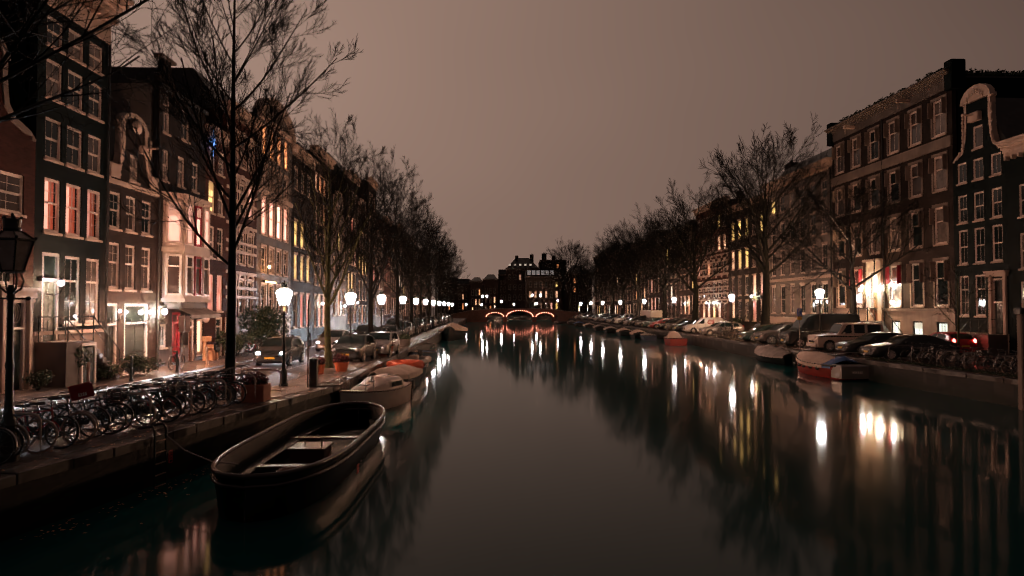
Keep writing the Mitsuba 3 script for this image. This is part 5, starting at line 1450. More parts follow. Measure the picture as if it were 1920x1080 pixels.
TN = tree_meshes(44, 14.5, .18, 5.6, 24, [(8, .52, 36, 6, 4), (6, .58, 33, 4, 3), (4, .64, 32, 3, 3)], ang=62, up=.12, spread=.50, rmin=.006, wob=.05, taper=.5, lim=.30)
tree(TN, mat((-11.1, 13.6, STREET), .2), 'bare tree just outside the left edge whose branches reach into the top left corner', 'bare trees on the left quay')
TR = [tree_meshes(55, 19.0, .40, 4.6, 26, [(9, .50, 33, 6, 4), (7, .60, 31, 4, 3), (4, .66, 30, 3, 3)], ang=47, up=.20, spread=.38, trunk_frac=.74, rmin=.011, wob=.05, taper=.42),
      tree_meshes(66, 18.5, .40, 4.2, 24, [(8, .50, 34, 5, 4), (6, .62, 31, 4, 3), (4, .68, 30, 3, 3)], ang=50, up=.18, spread=.40, trunk_frac=.72, rmin=.013, wob=.05, taper=.40)]
TB = tree_meshes(77, 11.0, .30, 3.6, 13, [(9, .52, 36, 6, 4), (8, .54, 34, 4, 3), (6, .60, 34, 3, 3)], ang=62, up=.10, spread=.60, trunk_frac=.95, rmin=.009, wob=.07)
GR = 'bare elms on the right quay'
tree(TB, mat(((1597 - 960) / FPX * 56.5, 56.5, STREET), 2.6, 1.08), 'dark bare tree with sweeping branches behind the dark van', GR)
tree(TR[0], mat(((1432 - 960) / FPX * 71.5, 71.5, STREET), .5, 1.18), 'tall bare elm between the cream stone front and the house with yellow windows', GR)
tree(TR[1], mat(((1302 - 960) / FPX * 96, 96, STREET), 1.9, 1.14), 'broad bare elm behind the white van on the right quay', GR)
for i, (px_, Z, s) in enumerate([(1247, 112, 1.08), (1195, 126, 1.08), (1168, 143, 1.06), (1150, 158, 1.08), (1128, 174, .98), (1104, 190, .82)]):
    tree(TR[(i + 1) % 2], mat(((px_ - 960) / FPX * Z, Z, STREET), 1.1 * i, s), f'distant bare elm on the right quay, {ORD[i]} beyond the broad elm behind the white van', GR)
tree(TR[0], mat(((1070 - 960) / FPX * 222, 222, STREET), 3, 1.38), 'bare tree with a round crown at the right end of the arched bridge', GR)
TY = tree_meshes(88, 5.6, .085, 1.7, 9, [(5, .55, 40, 4, 3), (4, .55, 40, 3, 3)], ang=48, up=.16, spread=.5, rmin=.008)
Py = flat(1797, 668)
tree(TY, mat((Py[0], Py[1], STREET), 1, 1.0), 'young slender bare tree beside the bicycles near the right edge', GR, bark='bark_moss')

# ------------------------------------------------------------------ bicycles
n, crate = 0, False
z = 11.6
while z < 24.6:
    q = QL(z); r = random.Random(int(z * 100))
    ang = r.uniform(-.05, .58)
    fx = q - r.uniform(.60, 1.05)                 # front wheel rim near the coping
    c, s = math.cos(ang), math.sin(ang)
    o = (fx - .90 * c, z - .90 * s)
    M = mat((o[0], o[1], STREET), ang, 1.0, r.uniform(-.16, .16))
    kind, fr, ty = None, None, None
    lab = f'bicycle in the long row on the left quay, {ORD[n]} from the near end'
    if n == 0: ty, lab = 'tyre_cream', 'nearest bicycle at the left edge, with a cream tyred front wheel'
    if n == 26: fr, lab = 'paint_red', f'red framed bicycle near the far end of the left row, beside the big tree'
    bicycle(M, n, lab, 'bicycles parked along the left quay', frame=fr, kind=kind, tyre=ty)
    if not crate and o[1] + .62 * s > 15.9:
        crate = True
        kk = thing('carrier_crate', 'red plastic crate with white lettering on a bicycle in the left row', 'crate')
        m = MB(); x0, x1, y, h, t = -.2, .2, .15, .26, .012
        for a, b in (((x0, -y, 0), (x1, y, t)), ((x0, -y, 0), (x0 + t, y, h)), ((x1 - t, -y, 0), (x1, y, h)), ((x0, -y, 0), (x1, -y + t, h - .09)), ((x0, y - t, 0), (x1, y, h))): m.box(a, b)
        m.box((x0, -y, h - .04), (x1, -y + t, h)); m.box((x0, -y, h - .09), (-.09, -y + t, h - .04)); m.box((.09, -y, h - .09), (x1, -y + t, h - .04))
        m.box((x0 - .012, -y - .012, h - .012), (x1 + .012, -y, h + .006)).box((x0 - .012, y, h - .012), (x1 + .012, y + .012, h + .006))
        cp = M @ np.array([.62, 0, 1.0, 1])
        Mc = mat(cp[:3], .62); Mc[:3, :3] = Mc[:3, :3] @ np.array([[math.cos(-.22), 0, math.sin(-.22)], [0, 1, 0], [-math.sin(-.22), 0, math.cos(-.22)]]) * 1.12
        part(kk, 'box', m, 'red_plastic', Mc)
        m = MB()
        for i in range(4): m.box((-.075 + i * .04, -y - .006, .05), (-.05 + i * .04, -y - .0005, .115))
        m.box((-.075, -y - .0062, .05), (.07, -y - .0006, .062)); part(kk, 'lettering', m, 'white_paint', Mc)
    n += 1; z += r.uniform(.36, .50)
for i, z in enumerate((14.3, 17.6, 19.3, 21.0, 22.7, 24.4)):
    k = thing('bicycle_stand', f'grey steel hoop for bicycles on the left quay, {ORD[i]} from the near end', 'bicycle stand', 'bicycle hoops on the left quay')
    x1 = QL(z) - .55; x0 = x1 - 1.35; y0 = z + .02
    pts = [(x0, y0, 0)] + [(x0 + .18 - .18 * math.cos(a), y0, .72 + .18 * math.sin(a)) for a in np.linspace(0, math.pi / 2, 6)] + [(x1 - .18 + .18 * math.sin(a), y0, .72 + .18 * math.cos(a)) for a in np.linspace(0, math.pi / 2, 6)] + [(x1, y0, 0)]
    put(k, MB().tube(np.array(pts) + [0, 0, STREET], .026, 8), 'galvanised', smooth=50)
for i, (px_, py_, ang) in enumerate([(252, 706, 1.3), (330, 693, 1.6), (470, 668, 1.2), (540, 657, 1.0), (662, 640, .4), (690, 634, .5)]):
    p = flat(px_, py_)
    bicycle(mat((max(p[0], FL(p[1]) + .7), p[1], STREET), ang, 1.0, .06), 60 + i, f'bicycle leaning by the left house fronts, {ORD[i]} from the near end', 'bicycles along the left house fronts')
z, n = 31.6, 0
for i in range(14):
    z = 31.4 + i * .62; r = random.Random(900 + i)
    ang = math.pi + r.uniform(-.35, .15)
    fx = QR(z) + .75 + r.uniform(0, .35)
    c, s = math.cos(ang), math.sin(ang)
    bicycle(mat((fx - .9 * c, z - .9 * s, STREET), ang, 1.0, r.uniform(-.08, .08)), 200 + i, f'bicycle in the crowded rack near the right edge, {ORD[i]} from the near end', 'bicycles racked on the right quay', frame=r.choice(['paint_silver', 'paint_white', 'paint_white', 'paint_black', 'paint_silver']))
for i in range(5):
    z = 32.0 + i * 2.0; x0 = QR(z) + .6
    k = thing('bicycle_stand', f'silver steel hoop for bicycles on the right quay, {ORD[i]} from the near end', 'bicycle stand', 'bicycle hoops on the right quay')
    pts = [(x0, z, 0)] + [(x0 + .18 - .18 * math.cos(a), z, .7 + .18 * math.sin(a)) for a in np.linspace(0, math.pi / 2, 6)] + [(x0 + 1.2 + .18 * math.sin(a), z, .7 + .18 * math.cos(a)) for a in np.linspace(0, math.pi / 2, 6)] + [(x0 + 1.38, z, 0)]
    put(k, MB().tube(np.array(pts) + [0, 0, STREET], .026, 8), 'steel', smooth=50)
for i in range(7):
    z = 67.5 + i * .95; r = random.Random(300 + i)
    bicycle(mat((QR(z) + 1.5, z, STREET), r.uniform(2.6, 3.4), 1.0, r.uniform(-.1, .1)), 300 + i, f'bicycle in the gap between parked cars on the right quay, {ORD[i]} from the near end', 'bicycles between the parked cars', frame='paint_silver' if i % 2 else None)

# ------------------------------------------------------------------ cars on the right quay, noses to the water
GC = 'cars parked nose to the canal on the right quay'


def nose(px_, Z, rz=0.0, min_x=.35): return mat((max((px_ - 960) / FPX * Z, QR(Z) + min_x), Z, STREET), rz)


car('sedan', nose(1613, 42.0, -.02), 'black saloon car parked nose to the water, nearest on the right quay', 'paint_black', group=GC)
car('sedan', nose(1574, 46.2, .02), 'black saloon car half hidden behind the nearest black saloon', 'paint_black', group=GC)
car('boxy', nose(1521, 50.2, -.02), 'cream boxy off-road car with an upright rear', 'paint_cream', group=GC)
k = car('van', nose(1466, 55.2, 0), 'tall dark panel van beside the cream off-road car', 'paint_black', group=GC, cat='van', name='parked_van')
car('suv', nose(1416, 60.0, .03), 'grey off-road estate parked left of the dark van', 'paint_grey', group=GC)
car('estate', nose(1386, 64.2, .0), 'dark grey car left of the grey off-road estate', 'paint_green', group=GC)
car('estate', nose(1293, 78.0, -.05), 'silver estate car with roof rails in front of the white van', 'paint_silver', group=GC)
Mv = nose(1268, 85.0, -.05)
k = car('small_van', Mv, 'small white delivery van with red lettering on its side, on the right quay', 'paint_white', group=GC, cat='van', name='parked_van')
part(k, 'lettering', meshkit.text_mesh('Cli', .46, .006, bold=True), 'sign_red', Mv @ np.array([[1.0, 0, 0, 2.45], [0, 0, -1, -.905], [0, 1, 0, 1.12], [0, 0, 0, 1]]))
Pk = [('hatchback', 'paint_black'), ('hatchback', 'paint_grey'), ('estate', 'paint_black'), ('hatchback', 'paint_red'), ('hatchback', 'paint_green'), ('estate', 'paint_grey'), ('suv', 'paint_black'), ('hatchback', 'paint_silver'), ('estate', 'paint_black'), ('boxy', 'paint_white'), ('hatchback', 'paint_black'),
      ('estate', 'paint_silver'), ('hatchback', 'paint_blue'), ('suv', 'paint_grey'), ('estate', 'paint_black'), ('hatchback', 'paint_silver'), ('suv', 'paint_black'), ('hatchback', 'paint_grey'), ('estate', 'paint_blue'), ('hatchback', 'paint_black'), ('estate', 'paint_silver'), ('hatchback', 'paint_black'), ('suv', 'paint_grey'), ('hatchback', 'paint_white'), ('estate', 'paint_black')]
CN = {'paint_black': 'black', 'paint_grey': 'grey', 'paint_red': 'bright red', 'paint_green': 'dark green', 'paint_silver': 'silver', 'paint_white': 'white', 'paint_blue': 'dark blue'}
for i, (kd, pt) in enumerate(Pk):
    Z = 90.5 + i * 4.3
    car(kd, mat((QR(Z) + .5, Z, STREET), random.Random(i).uniform(-.08, .05)), f'{CN[pt]} car in the distant row on the right quay, {ORD[i]} beyond the white van', pt, group=GC)
k = thing('site_hut', 'long low cream cabin behind the distant parked cars', 'cabin')
m = MB().cbox((QR(118) + 3.2, 112, STREET + .3), (QR(118) + 5.6, 121, STREET + 2.6), .05); part(k, 'shell', m, 'paint_cream')
part(k, 'skid', MB().box((QR(118) + 3.4, 112.5, STREET), (QR(118) + 5.4, 120.5, STREET + .3)), 'black_plastic')
RED = (26, 1.5, 1.2)
p = (1835 - 960) / FPX * 45.5
car('hatchback', mat((27.2 + 1.5, 49.8, STREET - .08), -math.pi / 2 + .02), 'car driving on the right street with red tail lights on, behind the bicycles', 'paint_red', tail=RED, name='driving_car')
car('estate', mat((26.6, 78.5, STREET - .08), -math.pi / 2 + .02), 'car driving away on the right street with red tail lights on, behind the tall elm', 'paint_grey', tail=RED, name='driving_car')
car('estate', mat((25.6, 112, STREET - .08), -math.pi / 2 + .02), 'distant car on the right street with red tail lights on', 'paint_black', tail=RED, name='driving_car')

# cars on the left bank, seen from the front
GLc = 'cars parked along the left quay'
for i, (px_, Z, kd, pt, lab) in enumerate([(647, 39.0, 'hatchback', 'paint_black', 'small black car with a wet roof, nearest of the cars on the left quay'), (701, 43.5, 'hatchback', 'paint_silver', 'silver grey hatchback facing the camera on the left quay')]):
    car(kd, mat(((px_ - 960) / FPX * Z, Z, STREET), math.pi / 2 - .04), lab, pt, group=GLc)
for i in range(15):
    Z = 55.0 + i * 6.4; pt = ['paint_black', 'paint_grey', 'paint_blue', 'paint_silver', 'paint_black'][i % 5]
    car(['hatchback', 'estate', 'suv'][i % 3], mat((QL(Z) - 2.9, Z, STREET), math.pi / 2 + .03), f'{CN[pt]} car further along the left quay, {ORD[i]} beyond the silver hatchback', pt, group=GLc)
HEAD = np.array([.74, .88, 1.0])
for i, (Z, kd, pt) in enumerate([(37.5, 'hatchback', 'paint_black'), (50, 'estate', 'paint_silver'), (64, 'hatchback', 'paint_black'), (84, 'suv', 'paint_grey'), (108, 'estate', 'paint_silver'), (140, 'hatchback', 'paint_black'), (170, 'suv', 'paint_grey')]):
    X = RL0(Z) - 1.75
    car(kd, mat((X, Z, STREET - .08), math.pi / 2 + .03), f'oncoming car on the left street with headlights on, {ORD[i]} of the queue', pt, name='driving_car', lit=HEAD * 400, group='oncoming cars on the left street')
    for s, (far, pw) in [(a, b) for a in (-1, 1) for b in ((8.5, .55), (15, 1.6))]:
        scene[f'headlight_beam_{i}_{s + 1}_{int(far)}'] = {'type': 'spot', 'intensity': rgb(HEAD * BEAM * pw * (1 if i < 2 else .4)), 'cutoff_angle': 9.0, 'beam_width': 3.0,
                                               'to_world': T4().look_at(origin=[X + s * .58, Z - .25, STREET + .70], target=[X + s * .5 + .1, Z - far, STREET - .08], up=[0, 0, 1]), 'sampling_weight': 2.5 if i < 2 else .5}

# ------------------------------------------------------------------ boats
def boat_M(bow, stern, z=0.0):
    bow, stern = np.array(bow), np.array(stern); d = bow - stern
    return mat((stern[0], stern[1], z), math.atan2(d[1], d[0])), np.linalg.norm(d)


M, L = boat_M((-5.15, 14.0), (-5.35, 25.2))
k, S = boat('open_barge', 'large black open boat with a shiny rail moored at the left quay', M, L, 2.72, .82, .06, 'hull_black', inner='hull_matt', blunt=True, gr=.055, rub=.20, floor=.02, n=60)
part(k, 'floor', MB().grid(np.stack([np.stack([S[4:-8, 0, 0], S[4:-8, 2, 1] * .86, S[4:-8, 0, 0] * 0 + .05], 1), np.stack([S[4:-8, 0, 0], -S[4:-8, 2, 1] * .86, S[4:-8, 0, 0] * 0 + .05], 1)])), 'hull_matt', M)
m = MB()
for s in (-1, 1):
    a = S[3:-6, 3] * [1, s * .90, 0] + [0, 0, .34]; b = S[3:-6, 3] * [1, s * .66, 0] + [0, 0, .34]
    m.grid(np.stack([a, b])); m.grid(np.stack([b, b - [0, 0, .26]]))
part(k, 'side_bench', m, 'hull_matt', M)
kk = part(k, 'engine_box', MB().cbox((L * .52, -.45, .05), (L * .60, .42, .52), .03), 'varnish', M)
part(kk, 'lid', MB().cbox((L * .515, -.5, .52), (L * .605, .47, .56), .015), 'varnish', M)
m = MB().tube([(L * .575, .3, .56), (L * .575, .3, .80), (L * .57, .18, .84)], .018, 5).tube([(L * .55, -.2, .56), (L * .55, -.2, .66)], .02, 5)
part(kk, 'lever', m, 'steel', M)
for i, (a, y0, y1) in enumerate(((.36, -1.2, 1.2), (.70, -.9, .9))):
    part(k, 'thwart', MB().cbox((L * a - .16, y0, .33), (L * a + .16, y1, .38), .012), 'varnish', M)
r = np.random.default_rng(4)
for i in range(7):
    x = L * r.uniform(.40, .64); y = r.uniform(.35, 1.05)
    part(k, 'floor_plank', MB().cbox((-.5, -.09, .05), (.5, .09, .085), .008, mat((x, y, 0), r.uniform(-.3, .3))), 'deck', M @ trans(0, 0, .0))
m = MB()
for q in range(4): m.add(*ring(.26 - .03 * (q % 2), .022, 20, 5), M @ trans(L * .80, .15 + .02 * q, .40 + .04 * q) @ np.array([[1.0, 0, 0, 0], [0, 0, -1, 0], [0, 1, 0, 0], [0, 0, 0, 1]]))
part(k, 'rope_coil', m, 'canvas_beige', smooth=True)
part(k, 'bucket', MB().lathe([(.0, .06), (.10, .06), (.14, .32), (.125, .31), (.09, .09)], 14, M @ trans(L * .45, -.5, 0)), 'galvanised', smooth=35)
rl = np.random.default_rng(21); nl_ = 160; cl = np.stack([L * rl.uniform(.25, .8, nl_), rl.normal(.45, .4, nl_).clip(-1.0, 1.0), np.full(nl_, .062)], 1)
V = np.concatenate([cl + np.stack([np.cos(rl.uniform(0, 6.3, nl_)) * .05, np.sin(rl.uniform(0, 6.3, nl_)) * .05, rl.uniform(0, .02, nl_)], 1) for _ in range(3)], 1).reshape(-1, 3)
labels[part(k, 'leaf_litter', MB().add(V, np.arange(nl_ * 3).reshape(-1, 3)), 'cardboard', M)] = {'kind': 'stuff'}
part(k, 'mooring_rope', MB().tube([(-5.75, 15.2, .87), (-6.6, 15.9, .78), (-7.5, 16.6, .88), (QL(17.2) + .05, 17.2, 1.16)], .016, 5), 'canvas_grey', smooth=True)
m = MB()
for i in range(3): m.box((i * .0, 1.235, .0 + i * .075), (.22, 1.25, .05 + i * .075))
Ms = M @ trans(L * .66, .205, .12)
part(k, 'hull_mark', m, 'sign_red', Ms)
part(k, 'fender', MB().lathe([(.01, -.22), (.07, -.17), (.075, .17), (.01, .22)], 8, M @ trans(L * .2, -1.60, .28)), 'rubber', smooth=True)

M, L = boat_M((-6.55, 27.6), (-5.05, 32.6))
k, S = boat('cabin_boat', 'white cabin sailing boat with a low coach roof and bow rail', M, L, 1.85, .74, .20, 'hull_white', gun='varnish', deck='deck', stern=.62, gr=.028)
c0 = MB(); G = []
for x, w, z in ((.16, .60, .12), (.20, .62, .38), (.30, .66, .44), (.44, .62, .44), (.50, .58, .30), (.56, .52, .26), (.70, .40, .20), (.78, .28, .02)):
    G.append([(L * x, -w * 1.06, .72), (L * x, -w, .74 + z * .8), (L * x, -w * .8, .76 + z), (L * x, 0, .80 + z), (L * x, w * .8, .76 + z), (L * x, w, .74 + z * .8), (L * x, w * 1.06, .72)])
G = np.array(G); c0.grid(G); c0.add(G[0], [[0, i, i + 1] for i in range(1, 6)])
cb = part(k, 'coach_roof', c0, 'hull_white', M, smooth=24)
m = MB()
for s in (-1, 1): m.add([[L * .23, s * .71, .83], [L * .43, s * .71, .83], [L * .43, s * .682, 1.03], [L * .24, s * .682, 1.03]], [[0, 1, 2], [0, 2, 3]])
part(cb, 'cabin_window', m, 'glass_dark', M)
part(cb, 'hatch', MB().cbox((L * .20, -.30, 1.2), (L * .40, .30, 1.255), .02), 'deck', M)
m = MB()
for i in range(4): m.box((L * .22 + i * .22, .02, 1.258), (L * .22 + i * .22 + .12, .24, 1.263))
part(cb, 'vent_marks', m, 'black_plastic', M)
part(cb, 'fore_hatch', MB().cbox((L * .60, -.22, .95), (L * .68, .22, 1.02), .02), 'glass_curtain', M)
m = MB()
for s in (-1, 1):
    m.tube([(L * .97, 0, 1.42), (L * .93, s * .22, 1.42), (L * .80, s * .48, 1.38), (L * .72, s * .62, 1.36)], .014, 5)
    for x, y in ((.93, .22), (.80, .50), (.72, .64)): m.tube([(L * x, s * y, .86), (L * x, s * y * .98, 1.40)], .013, 5)
    m.tube([(L * .03, s * .55, .8), (L * .03, s * .55, 1.2), (L * .12, s * .7, 1.2), (L * .12, s * .72, .8)], .014, 5)
part(k, 'bow_rail', m, 'steel', M, smooth=40)
part(k, 'mast_step', MB().tube([(L * .52, 0, 1.05), (L * .52, 0, 1.35)], .035, 6).box((L * .50, -.09, 1.02), (L * .54, .09, 1.12)), 'steel', M)
part(k, 'rudder', MB().cbox((-.28, -.02, -.3), (-.03, .02, .7), .008).tube([(-.1, 0, .72), (.55, .1, .92)], .022, 5), 'varnish', M)
part(k, 'outboard', MB().cbox((-.36, .32, .50), (-.08, .60, .92), .05).cbox((-.26, .42, -.3), (-.14, .52, .5), .02), 'black_plastic', M)

M, L = boat_M((-6.45, 33.2), (-5.55, 38.8))
k, S = boat('sloop', 'dark sloop under a ridged beige tarpaulin, behind the white cabin boat', M, L, 1.9, .80, .22, 'hull_black', stern=.75, rub=.15)
cover(k, S, M, 'canvas_beige', .02, .96, .46, 1, name='tarpaulin', over=.07, sag=.12)
k = thing('life_raft', 'orange inflatable float lying behind the tarpaulined sloop', 'float')
th = np.linspace(0, 2 * np.pi, 17)
put(k, MB().tube([(-6.0 + .85 * math.cos(t), 40.6 + .9 * math.sin(t), .95) for t in th], .24, 9).grid([[[-6.6, 40.0, .95], [-5.4, 40.0, .95]], [[-6.6, 41.2, 1.02], [-5.4, 41.2, 1.02]]]), 'canvas_orange', smooth=True)
M, L = boat_M((-6.35, 40.0), (-5.95, 44.6))
k, S = boat('dinghy', 'dark open dinghy carrying the orange float', M, L, 1.75, .62, .18, 'hull_black', inner='hull_matt', stern=.8)
M, L = boat_M((-6.75, 46.2), (-6.55, 51.2))
k, S = boat('inflatable_boat', 'grey inflatable boat with an outboard motor at the left quay', M, L, 1.6, .50, .20, 'canvas_grey', gun='canvas_grey', inner='hull_black', stern=.85, gr=.19)
part(k, 'outboard', MB().cbox((-.4, -.16, .55), (-.02, .16, 1.15), .07).cbox((-.28, -.06, -.3), (-.12, .06, .55), .02), 'black_plastic', M)
part(k, 'console', MB().cbox((L * .4, -.3, .2), (L * .52, .3, .95), .05), 'canvas_beige', M)
M, L = boat_M((-7.3, 53.2), (-6.9, 58.6))
k, S = boat('motor_launch', 'small open motor launch with a tube rail, beyond the inflatable boat', M, L, 2.0, .66, .22, 'hull_blue', inner='hull_white', stern=.8)
part(k, 'rail', MB().tube([(L * .1, -.8, .7), (L * .1, -.8, 1.25), (L * .1, .8, 1.25), (L * .1, .8, .7)], .03, 6), 'steel', M, smooth=40)
M, L = boat_M((-7.9, 90), (-8.1, 105))
k, S = boat('covered_barge', 'long dark barge under a beige canvas, far along the left quay', M, L, 3.6, 1.15, .4, 'hull_black', stern=.85)
cover(k, S, M, 'canvas_beige', .05, .95, .95, 2, name='canvas_cover', over=.1, sag=.08)

# right bank
M, L = boat_M((20.3, 53.0), (18.9, 38.9 + 3.2))
M, L = boat_M(((1496 - 960) / FPX * 48.5, 48.5), ((1596 - 960) / FPX * 41.6, 41.6))
k, S = boat('tender', 'red sided boat under a grey canvas with a blue tarpaulin at its stern', M, L, 2.3, .72, .28, 'hull_red', stern=.8, gun='black_plastic', gr=.06)
cover(k, S, M, 'canvas_beige', .22, .98, .62, 2, name='canvas_cover', over=.06, sag=.10)
cover(k, S, M, 'canvas_blue', .08, .24, .80, 1, name='blue_tarpaulin', over=.03)
m = MB().cbox((-.55, -.95, .10), (.62, .95, .86), .05); part(k, 'stern_platform', m, 'paint_silver', M)
m = MB().tube([(.3, -.9, .8), (.3, -.9, 1.55), (.3, .9, 1.55), (.3, .9, .8)], .03, 6); part(k, 'stern_arch', m, 'steel', M, smooth=40)
m = MB()
for i in range(6): m.box((-.556, -.30 + i * .1, .40), (-.552, -.24 + i * .1, .52))
part(k, 'lettering', m, 'white_paint', M)
for i in range(5): part(k, 'fender', MB().ball((L * (.28 + .13 * i), 1.13 - .35 * max(0, i - 2) * .4, .52), (.20, .09, .12), n=6), 'black_plastic', M, smooth=True)
M, L = boat_M(((1418 - 960) / FPX * 58.5, 58.5), ((1488 - 960) / FPX * 52.0, 52.0))
k, S = boat('sloop', 'dark sloop under a shiny grey tarpaulin beside the red sided boat', M, L, 2.1, .62, .22, 'hull_black', stern=.75)
cover(k, S, M, 'canvas_grey', .02, .97, .66, 3, name='tarpaulin', over=.06, sag=.22)
M, L = boat_M((18.4, 84.0), (18.15, 78.6))
k, S = boat('cuddy_boat', 'small red hulled boat with a rounded white cabin, moored at the right quay', M, L, 2.3, .75, .25, 'hull_red', deck='deck', stern=.85)
G = []
for x, w, z in ((.42, .85, .05), (.46, .86, .72), (.60, .80, .80), (.72, .62, .62), (.80, .45, .1)):
    G.append([(L * x, y * w, .75 + z * (1 - abs(y) ** 2.6)) for y in np.linspace(-1, 1, 9)])
G = np.array(G); m = MB().grid(G); m.add(G[1], [[0, i, i + 1] for i in range(1, 8)])
cb = part(k, 'cabin', m, 'hull_white', M, smooth=40)
m = MB().add([[L * .455, -.30, .80], [L * .455, .30, .80], [L * .455, .30, 1.35], [L * .455, -.30, 1.35]], [[0, 1, 2], [0, 2, 3]]); part(cb, 'cabin_door', m, 'glass_dark', M)
M, L = boat_M((17.9, 96.5), (17.5, 91.0)); k, S = boat('sloop', 'low dark blue boat with a covered bow, right quay', M, L, 2.1, .6, .2, 'hull_blue', deck='canvas_grey', stern=.75)
for i, (Zb, mt_) in enumerate(((104, 'canvas_beige'), (113, 'canvas_beige'), (124, 'canvas_grey'), (136, 'canvas_grey'), (150, 'canvas_beige'), (166, 'canvas_blue'), (180, 'canvas_grey'))):
    M, L = boat_M((QR(Zb) - 1.4, Zb), (QR(Zb) - 1.9, Zb - 7))
    k, S = boat('covered_boat', f'distant boat under canvas along the right quay, {ORD[i]} from the near end', M, L, 2.3, .65, .22, 'hull_black', stern=.75, group='distant covered boats on the right quay')
    cover(k, S, M, mt_, .05, .95, .45, 2, name='canvas_cover')
k = thing('houseboat', 'low reddish moored houseboat near the right end of the bridge', 'boat')
xq = QR(194)
part(k, 'hull', MB().cbox((xq - 4.2, 186, -.3), (xq - .8, 200, .6), .3), 'hull_black'); hb = part(k, 'cabin', MB().cbox((xq - 3.9, 187, .6), (xq - 1.1, 199, 2.6), .1), 'bridge_brick')
for i in range(4): part(hb, 'window', MB().box((xq - 3.92, 188 + i * 2.8, 1.3), (xq - 3.89, 189.6 + i * 2.8, 2.1)), 'glass_dark')

# ------------------------------------------------------------------ small things on the left quay
def planter(label, pos, r0, r1, h, pot, flowers, square=False, fh=.28, seed=1):
    k = thing('flower_pot', label, 'planter')
    M = trans(*pos)
    if square:
        m = MB().cbox((-r1, -r1, 0), (r1, r1, h), .03)
    else:
        m = MB().lathe([(.0, 0), (r0, 0), (r1 * .97, h * .86), (r1 * 1.05, h * .87), (r1 * 1.05, h), (r1 * .93, h), (r1 * .9, h - .06), (0, h - .06)], 20)
    part(k, 'pot', m, pot, M, smooth=35)
    f = MB(); r = np.random.default_rng(seed)
    f.add(*leaf_cloud((0, 0, h + fh * .45), (r1 * 1.15, r1 * 1.15, fh), 900, .032, r, .8))
    part(k, 'flowers', f, flowers, M)
    g = MB(); g.add(*leaf_cloud((0, 0, h + fh * .15), (r1 * 1.0, r1 * 1.0, fh * .6), 350, .045, r))
    part(k, 'leaves', g, 'leaf', M)


planter('square brown tub of dark red flowers beside the bicycles', flat(480, 752), .30, .36, .55, 'terracotta', 'flower', square=True, seed=3)
planter('orange flower pot with dark red blooms at the foot of the mossy tree', flat(640, 697), .24, .34, .46, 'orange_pot', 'flower', seed=4)
planter('orange flower pot half hidden behind the black litter post', flat(596, 702), .24, .32, .46, 'orange_pot', 'flower', seed=5)
planter('round terracotta tub beside the silver hatchback', flat(722, 668), .40, .52, .62, 'terracotta', 'flower', seed=6)
planter('grey round tub further along the left quay', flat(757, 650), .42, .52, .6, 'stone_grey', 'leaf', seed=7)
p = flat(588, 726)
k = thing('litter_post', 'black square litter post standing by the first lit lantern', 'post')
part(k, 'body', MB().cbox((p[0] - .14, p[1] - .14, STREET), (p[0] + .14, p[1] + .14, STREET + 1.02), .025), 'black_plastic')
part(k, 'cap', MB().cbox((p[0] - .16, p[1] - .16, STREET + 1.02), (p[0] + .16, p[1] + .16, STREET + 1.09), .025), 'iron')
p = flat(577, 727)
k = thing('sign_pole', 'thin tall pole between the first lit lantern and the litter post', 'pole')
part(k, 'pole', MB().tube([(p[0], p[1], STREET), (p[0], p[1], STREET + 3.3)], .026, 7), 'iron', smooth=True)
part(k, 'plate', MB().cbox((p[0] - .02, p[1] - .012, STREET + 2.55), (p[0] + .02, p[1] + .35, STREET + 3.25), .005), 'black_plastic')
p = flat(625, 740)
k = thing('ground_hatch', 'round iron cover set in the pavement near the litter post', 'manhole cover'); p = flat(613, 722)
part(k, 'ring', MB().lathe([(.62, 0), (.62, .05), (.52, .055), (.52, .02)], 24, trans(p[0], p[1], STREET)), 'stone_grey')
part(k, 'lid', MB().lathe([(.51, .02), (.0, .035)], 24, trans(p[0], p[1], STREET)), 'iron')
# traffic sign seen from behind, in front of the red door
p = flat(334, 712); Zs = p[1]
k = thing('traffic_sign', 'two grey sign plates seen from behind on a leaning pole before the corner shop', 'sign')
tp = at(346, 590, Zs)
part(k, 'pole', MB().tube([(p[0], p[1], STREET), tuple(tp)], .025, 7), 'paint_silver', smooth=True)
for x0, x1 in ((335, 346.5), (347.5, 357)):
    a, b = at(x0, 623, Zs - .05), at(x1, 592, Zs - .05)
    part(k, 'plate', MB().cbox((a[0], a[1] - .02, a[2]), (b[0], a[1] + .0, b[2]), .005), 'galvanised')
# cardboard heap by the shop
bxs = [(1.15, .55, 0, .35, .16, 1.15, .25), (1.35, .75, 1.1, .45, .3, .3, -.4), (.85, .75, 0, .5, .4, .55, .1), (.85, .70, .55, .5, .12, .35, -.6), (.35, .8, 0, .42, .35, .42, .2), (1.1, .8, .72, .4, .35, .06, .5)]
for i, (u, n_, v, a, b, c, t) in enumerate(bxs):
    k = thing('cardboard_box', ['tall flattened cardboard box leaning by the bright shop window', 'open cardboard box on top of the heap by the shop', 'big cardboard box at the middle of the heap by the shop', 'tilted pale cardboard lid on the heap by the shop', 'low cardboard box at the right end of the heap by the shop', 'loose cardboard flap sticking up from the heap'][i], 'box', 'cardboard boxes put out by the shop')
    put(k, MB().cbox((-a / 2, -b / 2, 0), (a / 2, b / 2, c), .01), 'cardboard', D.M @ trans(u, n_, v) @ mat((0, 0, 0), t))
k = thing('rubbish_bag', 'round dark rubbish bag on the cardboard heap', 'bag'); bm = trimesh.creation.icosphere(3, .28)
vv = np.array(bm.vertices) * (1 + .25 * (meshkit.noise(np.array(bm.vertices) * 9) - .5))[:, None]
